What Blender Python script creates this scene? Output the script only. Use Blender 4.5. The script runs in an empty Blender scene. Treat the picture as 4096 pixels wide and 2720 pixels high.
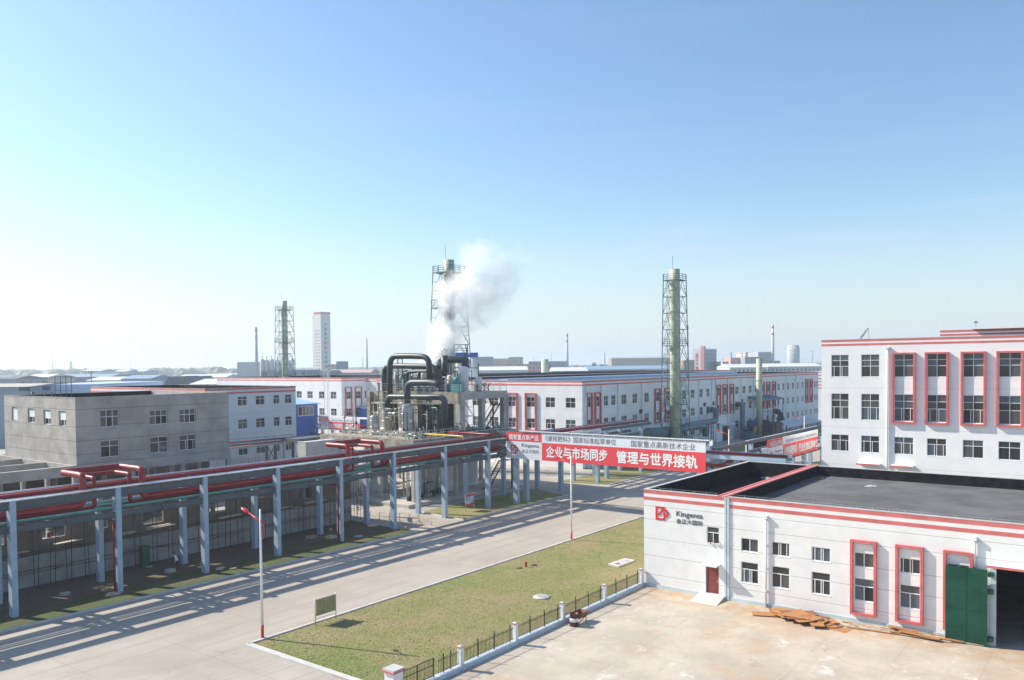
import bpy, bmesh, math, random
from mathutils import Vector, Matrix
R = math.radians
S = bpy.context.scene
COL = S.collection
random.seed(7)

# ---------------------------------------------------------------- camera
F_PX, CY, CAM_H = 3266.0, 1548.0, 18.0
YAW, PITCH, ROLL = R(37.23), R(-1.55), R(-0.57)
fwd = Vector((math.cos(YAW)*math.cos(PITCH), math.sin(YAW)*math.cos(PITCH), math.sin(PITCH)))
_r0 = Vector((math.sin(YAW), -math.cos(YAW), 0)); _u0 = _r0.cross(fwd)
rgt = _r0*math.cos(ROLL)+_u0*math.sin(ROLL)
upv = -_r0*math.sin(ROLL)+_u0*math.cos(ROLL)
EYE = Vector((0, 0, CAM_H))
cam_d = bpy.data.cameras.new('camera'); cam = bpy.data.objects.new('camera', cam_d); COL.objects.link(cam)
cam_d.sensor_width = 36; cam_d.lens = F_PX/4096*36; cam_d.shift_y = (CY-1360)/4096
cam_d.clip_start = .5; cam_d.clip_end = 20000
cam.matrix_world = Matrix.Translation(EYE) @ Matrix((rgt, upv, -fwd)).transposed().to_4x4()
S.camera = cam

# ---------------------------------------------------------------- light
SUN_EL, SUN_AZ = 37.0, 108.5
w = bpy.data.worlds.new('World'); S.world = w; w.use_nodes = True
nt = w.node_tree; bg = nt.nodes['Background']
sky = nt.nodes.new('ShaderNodeTexSky'); sky.sky_type = 'NISHITA'; sky.sun_disc = False
sky.sun_elevation = R(SUN_EL); sky.sun_rotation = R(90-SUN_AZ); sky.altitude = 50
sky.air_density = 1.15; sky.dust_density = .9; sky.ozone_density = 2.5
hs = nt.nodes.new('ShaderNodeHueSaturation'); hs.inputs['Saturation'].default_value = 1.06
nt.links.new(sky.outputs[0], hs.inputs['Color'])
tn = nt.nodes.new('ShaderNodeMix'); tn.data_type = 'RGBA'; tn.blend_type = 'MULTIPLY'; tn.inputs[0].default_value = 1; tn.inputs[7].default_value = (.95, 1.03, 1.06, 1)
nt.links.new(hs.outputs[0], tn.inputs[6])
# thin high cloud veils: noise stretched along the horizon
tc_ = nt.nodes.new('ShaderNodeTexCoord'); vm = nt.nodes.new('ShaderNodeVectorMath'); vm.operation = 'MULTIPLY'; vm.inputs[1].default_value = (1.6, 1.6, 13)
nz_ = nt.nodes.new('ShaderNodeTexNoise'); nz_.inputs['Scale'].default_value = 1.7; nz_.inputs['Detail'].default_value = 7; nz_.inputs['Roughness'].default_value = .6
mr = nt.nodes.new('ShaderNodeMapRange'); mr.interpolation_type = 'SMOOTHSTEP'; mr.inputs[1].default_value = .45; mr.inputs[2].default_value = .9; mr.inputs[4].default_value = .45
nt.links.new(tc_.outputs['Generated'], vm.inputs[0]); nt.links.new(vm.outputs[0], nz_.inputs['Vector']); nt.links.new(nz_.outputs['Fac'], mr.inputs[0])
cl = nt.nodes.new('ShaderNodeMix'); cl.data_type = 'RGBA'; cl.inputs[7].default_value = (4.6, 5.0, 5.6, 1)
sx_ = nt.nodes.new('ShaderNodeSeparateXYZ'); nt.links.new(tc_.outputs['Generated'], sx_.inputs[0])
lo = nt.nodes.new('ShaderNodeMapRange'); lo.interpolation_type = 'SMOOTHSTEP'; lo.inputs[1].default_value = .10; lo.inputs[2].default_value = .26; lo.inputs[3].default_value = 1; lo.inputs[4].default_value = .12; nt.links.new(sx_.outputs[2], lo.inputs[0])
l2 = nt.nodes.new('ShaderNodeMapRange'); l2.interpolation_type = 'SMOOTHSTEP'; l2.inputs[1].default_value = -.02; l2.inputs[2].default_value = .20; l2.inputs[3].default_value = .62; l2.inputs[4].default_value = 0; nt.links.new(sx_.outputs[2], l2.inputs[0])
ml = nt.nodes.new('ShaderNodeMath'); ml.operation = 'MULTIPLY'; nt.links.new(mr.outputs[0], ml.inputs[0]); nt.links.new(lo.outputs[0], ml.inputs[1])
mx = nt.nodes.new('ShaderNodeMath'); mx.operation = 'ADD'; mx.use_clamp = True; nt.links.new(ml.outputs[0], mx.inputs[0]); nt.links.new(l2.outputs[0], mx.inputs[1])
nt.links.new(mx.outputs[0], cl.inputs[0]); nt.links.new(tn.outputs[2], cl.inputs[6])
nt.links.new(cl.outputs[2], bg.inputs[0]); bg.inputs[1].default_value = 0.122
sd = bpy.data.lights.new('sun', 'SUN'); sun = bpy.data.objects.new('sun', sd); COL.objects.link(sun)
sd.energy = 5.0; sd.angle = R(.5); sd.color = (1, .915, .785)
_sv = Vector((math.cos(R(SUN_AZ))*math.cos(R(SUN_EL)), math.sin(R(SUN_AZ))*math.cos(R(SUN_EL)), math.sin(R(SUN_EL))))
sun.rotation_euler = _sv.to_track_quat('Z', 'Y').to_euler()
S.view_settings.view_transform = 'Standard'; S.view_settings.look = 'None'
S.view_settings.exposure = 0.53; S.view_settings.gamma = 1
S.render.engine = 'CYCLES'
S.cycles.volume_bounces = 28; S.cycles.max_bounces = 28; S.cycles.diffuse_bounces = 3; S.cycles.glossy_bounces = 4
S.cycles.volume_step_rate = 1.0

# ---------------------------------------------------------------- reading points of the place
ZM = dict(A=(0,1480,2.3057), B=(0,2040,2.3057), C=(800,1150,2.3057), D=(1000,1700,2.3057), E=(1450,980,3.371), F=(1450,1350,3.371),
          G=(1900,1350,2.3057), H=(2500,1050,2.613), I=(2500,1500,2.613), J=(3200,1270,2.614), K=(2500,1900,2.951), L=(3200,1980,2.614),
          M=(900,2040,2.3057), N=(1500,2200,2.1005), O=(1900,1650,2.3057), P=(0,1380,3.373), Q=(1450,1680,3.92), R=(900,1650,3.92), X=(0,0,1))
def ray(n, x, y):
    a, b, s = ZM[n]; X, Y = a+x/s, b+y/s
    return fwd+rgt*((X-2048)/F_PX)-upv*((Y-CY)/F_PX)
def onz(n, x, y, h=0.0):
    d = ray(n, x, y); return EYE+d*((h-CAM_H)/d.z)
def onp(n, x, y, ax, v):
    d = ray(n, x, y); return EYE+d*((v-EYE[ax])/d[ax])
def ond(n, x, y, dist):
    return EYE+ray(n, x, y)*dist

# ---------------------------------------------------------------- materials
MT = {}
def _nt(name):
    m = bpy.data.materials.new(name); m.use_nodes = True
    n = m.node_tree; return m, n, n.nodes['Principled BSDF']
def mth(n, op, a, b=None, c=None):
    x = n.nodes.new('ShaderNodeMath'); x.operation = op
    for i, v in enumerate((a, b, c)):
        if v is None: continue
        if isinstance(v, (int, float)): x.inputs[i].default_value = v
        else: n.links.new(v, x.inputs[i])
    return x.outputs[0]
def noise(n, scale, detail=4, vec=None, rough=.55):
    x = n.nodes.new('ShaderNodeTexNoise'); x.inputs['Scale'].default_value = scale
    x.inputs['Detail'].default_value = detail; x.inputs['Roughness'].default_value = rough
    if vec is not None: n.links.new(vec, x.inputs['Vector'])
    return x.outputs['Fac']
def mixc(n, f, a, b, blend='MIX'):
    x = n.nodes.new('ShaderNodeMix'); x.data_type = 'RGBA'; x.blend_type = blend
    for s, v in ((x.inputs[0], f), (x.inputs[6], a), (x.inputs[7], b)):
        if isinstance(v, (int, float)): s.default_value = v
        elif isinstance(v, tuple): s.default_value = (*v[:3], 1)
        else: n.links.new(v, s)
    return x.outputs[2]
def ramp(n, f, lo, hi):
    x = n.nodes.new('ShaderNodeMapRange'); x.interpolation_type = 'SMOOTHSTEP'
    x.inputs[1].default_value = lo; x.inputs[2].default_value = hi
    n.links.new(f, x.inputs[0]); return x.outputs[0]
def pos(n, sc=None):
    g = n.nodes.new('ShaderNodeNewGeometry').outputs['Position']
    if sc is None: return g
    v = n.nodes.new('ShaderNodeVectorMath'); v.operation = 'MULTIPLY'; v.inputs[1].default_value = sc
    n.links.new(g, v.inputs[0]); return v.outputs[0]
def sep(n, v):
    x = n.nodes.new('ShaderNodeSeparateXYZ'); n.links.new(v, x.inputs[0]); return x.outputs
DARKM = {'black_membrane', 'green_gate_paint', 'dark_backing'}
def mat(name, col, rough=.6, metal=0.0, var=.1, sc=.6, col2=None, bump=0.0, bsc=20, joints=None, vj=None, grime=0.0, streak=0.0, jdark=.72, spec=.5):
    if name in MT: return MT[name]
    m, n, p = _nt(name)
    a = tuple(c*(1-var) for c in col); b = tuple(min(1, c*(1+var)) for c in col) if col2 is None else col2
    P0 = pos(n)
    f = ramp(n, noise(n, sc, 6, P0, .6), .32, .68)
    c = mixc(n, f, a, b)
    if grime:
        g = ramp(n, noise(n, sc*.35+.07, 8, P0, .7), .52, .78)
        c = mixc(n, mth(n, 'MULTIPLY', g, grime), c, tuple(x*.45 for x in col))
    if streak:
        g = ramp(n, noise(n, 1.0, 5, pos(n, (2.2, 2.2, .16)), .6), .55, .8)
        c = mixc(n, mth(n, 'MULTIPLY', g, streak), c, tuple(x*.5 for x in col))
    if joints or vj:
        s = sep(n, P0); tot = None
        for z in (joints or []):
            k = mth(n, 'COMPARE', s[2], z, .022); tot = k if tot is None else mth(n, 'MAXIMUM', tot, k)
        if vj:
            for ax, per, wd in vj:
                k = mth(n, 'LESS_THAN', mth(n, 'WRAP', s[ax], per, 0.0), wd); tot = k if tot is None else mth(n, 'MAXIMUM', tot, k)
        c = mixc(n, mth(n, 'MULTIPLY', tot, 1-jdark), c, tuple(x*.15 for x in col))
    n.links.new(c, p.inputs['Base Color'])
    p.inputs['Roughness'].default_value = rough; p.inputs['Metallic'].default_value = metal
    p.inputs['Specular IOR Level'].default_value = .12 if name in DARKM else spec
    if bump:
        bn = n.nodes.new('ShaderNodeBump'); bn.inputs['Strength'].default_value = bump; bn.inputs['Distance'].default_value = .03
        n.links.new(noise(n, bsc, 5, P0), bn.inputs['Height']); n.links.new(bn.outputs[0], p.inputs['Normal'])
    MT[name] = m; return m
def farmat(name, col, win=None, px=3.2, pz=3.4, fx=.45, fz=.45):
    if name in MT: return MT[name]
    m, n, p = _nt(name)
    c = mixc(n, noise(n, .05, 4, pos(n)), tuple(x*.88 for x in col), tuple(min(1, x*1.08) for x in col))
    if win:
        tc = n.nodes.new('ShaderNodeTexCoord').outputs['Object']; s = sep(n, tc)
        a = mth(n, 'LESS_THAN', mth(n, 'WRAP', mth(n, 'ADD', s[0], s[1]), px, 0.0), px*fx)
        b = mth(n, 'LESS_THAN', mth(n, 'WRAP', mth(n, 'ADD', s[2], -1.0), pz, 0.0), pz*fz)
        c = mixc(n, mth(n, 'MULTIPLY', a, b), c, win)
    n.links.new(c, p.inputs['Base Color']); p.inputs['Roughness'].default_value = .8
    MT[name] = m; return m

WJ = (6.57, 5.5, 3.95, 2.57, 1.04)
white = mat('white_render', (.76, .76, .745), .8, var=.04, sc=.8, joints=WJ, bump=.12, bsc=6, streak=.09, grime=.07, jdark=.55)
white_lb = mat('white_panels', (.74, .76, .77), .75, var=.04, sc=.5, joints=(13.3, 11.9, 10.2, 8.7, 6.3, 4.8), streak=.12, grime=.08)
white_b = mat('white_office_render', (.78, .78, .77), .75, var=.03, sc=.6, joints=(14.9, 10.3, 5.9), streak=.08, grime=.06)
red_paint = mat('red_paint', (.60, .15, .14), .6, var=.12, sc=.7, grime=.12)
frame_red = mat('red_surround_paint', (.56, .13, .13), .6, var=.15, sc=.9, grime=.15)
membrane = mat('black_membrane', (.014, .014, .016), .8, var=.5, sc=1.5, bump=.3, bsc=4, grime=.1)
membrane_grey = mat('grey_membrane', (.12, .12, .12), .9, var=.22, sc=.35, bump=.2, bsc=8, grime=.5, vj=[(0, 1.0, .05)], jdark=.55)
conc = mat('raw_concrete', (.40, .375, .345), .85, var=.16, sc=.5, joints=(13.9, 12.15, 10.7, 9.3), grime=.5, streak=.45, bump=.3, bsc=5, jdark=.3)
conc2 = mat('concrete', (.40, .385, .355), .85, var=.15, sc=.7, grime=.4, streak=.3, bump=.3, bsc=6)
conc_dirty = mat('stained_concrete', (.33, .295, .235), .85, var=.35, sc=.9, grime=.5, streak=.6, bump=.3, bsc=6)
col_paint = mat('blue_grey_paint', (.33, .43, .53), .7, var=.08, sc=1.2, grime=.18, streak=.2)
beam_paint = mat('beam_paint', (.085, .105, .12), .65, var=.1, sc=.8, grime=.25)
galv = mat('galvanised', (.55, .57, .58), .35, .7, var=.1, sc=2)
silver = mat('silver_cladding', (.62, .63, .64), .3, .8, var=.12, sc=1.5, grime=.15)
pipe_red = mat('pipe_red', (.27, .018, .024), .42, var=.16, sc=1.1, grime=.3, vj=[(0, 1.15, .035)], jdark=.6)
pipe_teal = mat('pipe_teal', (.10, .30, .28), .4, var=.15, sc=1)
pipe_yellow = mat('pipe_yellow', (.72, .46, .04), .4, var=.1)
duct = mat('duct_grey_green', (.045, .062, .066), .42, .0, var=.25, sc=.8, grime=.3, spec=.35, vj=[(1, 1.6, .05)], jdark=.6)
duct_blue = mat('duct_blue_grey', (.12, .17, .205), .5, .0, var=.15, sc=.6, grime=.3, streak=.3)
steel_dark = mat('dark_steel', (.06, .075, .08), .5, .3, var=.2, sc=1.2)
steel_tower = mat('tower_steel', (.10, .16, .18), .5, .2, var=.2, sc=1)
stack_green = mat('stack_pale_green', (.45, .49, .345), .55, var=.12, sc=.4, grime=.25, streak=.45)
tank_mat = mat('tank_grey', (.42, .42, .40), .45, .1, var=.12, sc=.8, grime=.3, streak=.4)
tank_white = mat('tank_white', (.66, .66, .62), .6, var=.06, sc=.5, grime=.2, streak=.3)
vess = mat('vessel_cladding', (.40, .40, .385), .4, .4, var=.15, sc=1.2, grime=.35, streak=.5)
rail_y = mat('rail_pale', (.55, .52, .38), .5, var=.15)
rust = mat('rusty_steel', (.36, .15, .06), .8, var=.3, sc=3, col2=(.22, .10, .06), bump=.3)
wood = mat('plywood', (.58, .27, .08), .8, var=.25, sc=1.6, col2=(.38, .18, .08), bump=.3, bsc=9)
wood_pale = mat('pale_timber', (.55, .46, .34), .8, var=.2, sc=3)
bamboo = mat('scaffold_pole', (.30, .22, .13), .8, var=.3, sc=3)
scaf = mat('scaffold_steel', (.10, .09, .085), .6, .3, var=.3, sc=3)
green_gate = mat('green_gate_paint', (.014, .072, .046), .45, var=.18, sc=.9, grime=.25, streak=.2, spec=.4)
door_red = mat('brown_red_door', (.22, .045, .035), .35, var=.15, sc=2)
pvc = mat('white_frame', (.80, .81, .80), .4, var=.03)
drain = mat('drainpipe', (.72, .74, .74), .5, var=.05)
black_iron = mat('black_iron', (.02, .022, .025), .5, .3, var=.2)
fence_white = mat('fence_white', (.74, .75, .76), .7, var=.06, grime=.12)
curb_blue = mat('fence_curb_paint', (.52, .60, .66), .75, var=.08, sc=1.5, grime=.2)
cap_grey = mat('cap_grey', (.50, .49, .47), .8, var=.1)
plinth_m = mat('plinth_blue_grey', (.50, .58, .61), .8, var=.08, sc=1, grime=.25, streak=.3)
banner_red = mat('banner_red', (.72, .055, .07), .55, var=.04, sc=.3)
banner_white = mat('banner_white', (.70, .72, .76), .55, var=.03, sc=.3)
ink_grey = mat('lettering_grey', (.10, .12, .15), .6, var=.05)
ink_white = mat('lettering_white', (.80, .78, .78), .6, var=.02)
logo_red = mat('emblem_red', (.62, .025, .03), .5, var=.04)
blue_sheet = mat('blue_sheet', (.02, .09, .38), .5, var=.08, sc=.3, vj=[(0, .6, .06), (1, .6, .06)])
blue_roof = mat('pale_blue_sheet', (.33, .50, .72), .5, var=.08, sc=.2)
blue_mach = mat('blue_machine', (.03, .09, .22), .45, var=.2, sc=2)
lamp_white = mat('lamp_pole_white', (.78, .79, .80), .35, var=.03)
lamp_red = mat('lamp_red', (.60, .03, .035), .35, var=.06)
skin = mat('skin', (.42, .25, .17), .6); hairm = mat('dark_hair', (.02, .018, .015), .7)
shirt_w = mat('white_shirt', (.72, .72, .72), .8); shirt_r = mat('dark_red_shirt', (.22, .03, .04), .8)
overall = mat('blue_overalls', (.03, .12, .30), .8); trousers = mat('dark_trousers', (.03, .035, .05), .8)
net_dark = mat('dark_backing', (.03, .035, .055), .8, var=.4, sc=1.2)
soil = mat('soil', (.17, .125, .085), .95, var=.3, sc=.7, col2=(.10, .085, .055), bump=.6, bsc=3)
rubble_m = mat('dirt_heap', (.42, .30, .18), .95, var=.3, sc=.8, bump=.8, bsc=2)
leaf_a = mat('leaves', (.055, .095, .035), .7, var=.45, sc=.35); bark = mat('bark', (.10, .075, .05), .9)
terracotta = mat('terracotta', (.42, .12, .05), .8)

def glass(name, col, rough=.06):
    m, n, p = _nt(name)
    c = mixc(n, noise(n, .7, 3, pos(n)), tuple(x*.6 for x in col), tuple(x*1.5 for x in col))
    n.links.new(c, p.inputs['Base Color']); p.inputs['Roughness'].default_value = rough
    p.inputs['Specular IOR Level'].default_value = .55
    return m
GL = [glass('dark_glass', (.030, .034, .036)), glass('grey_glass', (.075, .08, .08), .15), glass('blue_glass', (.07, .10, .125)), glass('open_dark', (.008, .009, .012), .6)]

# ground materials
def ground_mats():
    m, n, p = _nt('road_concrete'); P0 = pos(n); s = sep(n, P0)
    base = mixc(n, ramp(n, noise(n, .12, 7, P0, .65), .3, .7), (.355, .31, .26), (.44, .39, .33))
    st = ramp(n, noise(n, 1, 5, pos(n, (.05, 1.1, 1)), .6), .45, .8)
    base = mixc(n, mth(n, 'MULTIPLY', st, .42), base, (.29, .265, .235))
    tr = mth(n, 'COMPARE', mth(n, 'WRAP', mth(n, 'ADD', mth(n, 'ADD', s[1], -46.5), mth(n, 'MULTIPLY', noise(n, .05, 2, P0), 2.2)), 1.9, 0.0), .5, .17)
    base = mixc(n, mth(n, 'MULTIPLY', mth(n, 'MULTIPLY', tr, ramp(n, noise(n, .12, 5, P0, .6), .42, .62)), .13), base, (.10, .095, .09))
    j1 = mth(n, 'LESS_THAN', mth(n, 'WRAP', mth(n, 'ADD', s[1], -45.4), 4.03, 0.0), .035)
    j2 = mth(n, 'LESS_THAN', mth(n, 'WRAP', mth(n, 'ADD', s[0], 1.3), 6.0, 0.0), .03)
    j = mth(n, 'MULTIPLY', mth(n, 'MAXIMUM', j1, j2), mth(n, 'ADD', mth(n, 'MULTIPLY', noise(n, .3, 3, P0), 1.1), -.02))
    base = mixc(n, j, base, (.14, .13, .12))
    base = mixc(n, mth(n, 'MULTIPLY', ramp(n, noise(n, .6, 8, P0, .78), .55, .70), .30), base, (.27, .245, .21))
    base = mixc(n, mth(n, 'MULTIPLY', ramp(n, noise(n, .07, 6, P0, .7), .50, .62), .35), base, (.52, .47, .40))
    vo = n.nodes.new('ShaderNodeTexVoronoi'); vo.feature = 'DISTANCE_TO_EDGE'; vo.inputs['Scale'].default_value = .22
    va = n.nodes.new('ShaderNodeVectorMath'); va.operation = 'ADD'; vb = n.nodes.new('ShaderNodeTexNoise'); vb.inputs['Scale'].default_value = .9; vb.inputs['Detail'].default_value = 6; n.links.new(P0, vb.inputs['Vector'])
    n.links.new(P0, va.inputs[0]); n.links.new(vb.outputs['Color'], va.inputs[1]); n.links.new(va.outputs[0], vo.inputs['Vector'])
    ck = mth(n, 'MULTIPLY', mth(n, 'LESS_THAN', vo.outputs['Distance'], .003), ramp(n, noise(n, .3, 3, P0), .48, .62))
    base = mixc(n, mth(n, 'MULTIPLY', ck, .35), base, (.12, .10, .085))
    n.links.new(base, p.inputs['Base Color']); p.inputs['Roughness'].default_value = .85; MT['road'] = m
    m, n, p = _nt('yard_concrete'); P0 = pos(n); s = sep(n, P0)
    base = mixc(n, ramp(n, noise(n, .25, 8, P0, .68), .40, .60), (.53, .465, .375), (.44, .385, .31))
    base = mixc(n, mth(n, 'MULTIPLY', ramp(n, noise(n, .13, 8, P0, .72), .49, .62), .6), base, (.46, .32, .21))
    base = mixc(n, mth(n, 'MULTIPLY', ramp(n, noise(n, .35, 8, P0, .78), .585, .70), .6), base, (.38, .25, .16))
    base = mixc(n, mth(n, 'MULTIPLY', ramp(n, noise(n, .75, 8, pos(n, (.5, 1.3, 2)), .8), .58, .68), .5), base, (.30, .26, .22))
    base = mixc(n, mth(n, 'MULTIPLY', ramp(n, noise(n, .34, 7, pos(n, (1, 1.3, 2)), .75), .57, .66), .7), base, (.66, .63, .58))
    near = mth(n, 'SUBTRACT', 1.0, ramp(n, mth(n, 'ABSOLUTE', mth(n, 'ADD', s[0], -57.6)), .4, 3.2))
    base = mixc(n, mth(n, 'MULTIPLY', mth(n, 'MULTIPLY', near, ramp(n, noise(n, .8, 5, P0), .35, .6)), .6), base, (.43, .25, .12))
    j1 = mth(n, 'LESS_THAN', mth(n, 'WRAP', mth(n, 'ADD', s[1], -2.2), 4.5, 0.0), .03)
    j2 = mth(n, 'LESS_THAN', mth(n, 'WRAP', s[0], 4.2, 0.0), .03)
    j = mth(n, 'MULTIPLY', mth(n, 'MAXIMUM', j1, j2), mth(n, 'MULTIPLY', noise(n, .25, 3, P0), .6))
    base = mixc(n, j, base, (.16, .14, .12))
    vo = n.nodes.new('ShaderNodeTexVoronoi'); vo.feature = 'DISTANCE_TO_EDGE'; vo.inputs['Scale'].default_value = .22
    va = n.nodes.new('ShaderNodeVectorMath'); va.operation = 'ADD'; vb = n.nodes.new('ShaderNodeTexNoise'); vb.inputs['Scale'].default_value = .9; vb.inputs['Detail'].default_value = 6; n.links.new(P0, vb.inputs['Vector'])
    n.links.new(P0, va.inputs[0]); n.links.new(vb.outputs['Color'], va.inputs[1]); n.links.new(va.outputs[0], vo.inputs['Vector'])
    ck = mth(n, 'MULTIPLY', mth(n, 'LESS_THAN', vo.outputs['Distance'], .003), ramp(n, noise(n, .3, 3, P0), .48, .62))
    base = mixc(n, mth(n, 'MULTIPLY', ck, .35), base, (.12, .10, .085))
    n.links.new(base, p.inputs['Base Color']); p.inputs['Roughness'].default_value = .88; MT['yard'] = m
    m, n, p = _nt('lawn'); P0 = pos(n)
    a = mixc(n, ramp(n, noise(n, .22, 6, P0, .62), .36, .64), (.195, .21, .065), (.29, .235, .12))
    a = mixc(n, mth(n, 'MULTIPLY', ramp(n, noise(n, .11, 4, P0, .6), .50, .70), .85), a, (.12, .20, .035))
    a = mixc(n, mth(n, 'MULTIPLY', ramp(n, noise(n, .9, 6, P0, .7), .50, .75), .55), a, (.33, .26, .14))
    a = mixc(n, ramp(n, noise(n, 9, 6, P0, .8), .35, .62), mixc(n, 1.0, a, (.62, .66, .62), 'MULTIPLY'), mixc(n, 1.0, a, (1.3, 1.25, 1.2), 'MULTIPLY'))
    n.links.new(a, p.inputs['Base Color']); p.inputs['Roughness'].default_value = .95
    bn = n.nodes.new('ShaderNodeBump'); bn.inputs['Strength'].default_value = .8; bn.inputs['Distance'].default_value = .06
    n.links.new(noise(n, 11, 5, P0, .8), bn.inputs['Height']); n.links.new(bn.outputs[0], p.inputs['Normal']); MT['lawn'] = m
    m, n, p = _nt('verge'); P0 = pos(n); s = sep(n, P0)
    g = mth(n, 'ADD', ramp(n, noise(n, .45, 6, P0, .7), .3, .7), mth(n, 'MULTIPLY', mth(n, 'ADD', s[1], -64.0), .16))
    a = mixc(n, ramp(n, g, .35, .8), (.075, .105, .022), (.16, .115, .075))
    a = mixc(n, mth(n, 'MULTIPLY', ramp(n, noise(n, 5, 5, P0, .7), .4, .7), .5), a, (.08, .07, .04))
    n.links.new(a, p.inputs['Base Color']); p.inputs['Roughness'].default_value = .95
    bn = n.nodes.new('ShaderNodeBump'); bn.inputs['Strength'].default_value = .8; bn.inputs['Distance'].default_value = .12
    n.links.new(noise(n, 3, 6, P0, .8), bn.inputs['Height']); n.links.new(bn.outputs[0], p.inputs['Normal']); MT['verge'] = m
    m, n, p = _nt('plain_ground'); P0 = pos(n)
    a = mixc(n, ramp(n, noise(n, .004, 7, P0, .6), .4, .6), (.10, .12, .06), (.22, .19, .13))
    a = mixc(n, ramp(n, noise(n, .012, 5, pos(n, (1, 2.5, 1)), .6), .5, .65), a, (.15, .14, .11))
    n.links.new(a, p.inputs['Base Color']); p.inputs['Roughness'].default_value = .95; MT['plain'] = m
    MT['works'] = mat('works_ground', (.40, .375, .33), .9, var=.16, sc=.08, grime=.3)
    MT['kerb'] = mat('kerb_stone', (.55, .53, .50), .85, var=.1, sc=1.2, grime=.15, vj=[(0, 1.0, .03)])
ground_mats()

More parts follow.
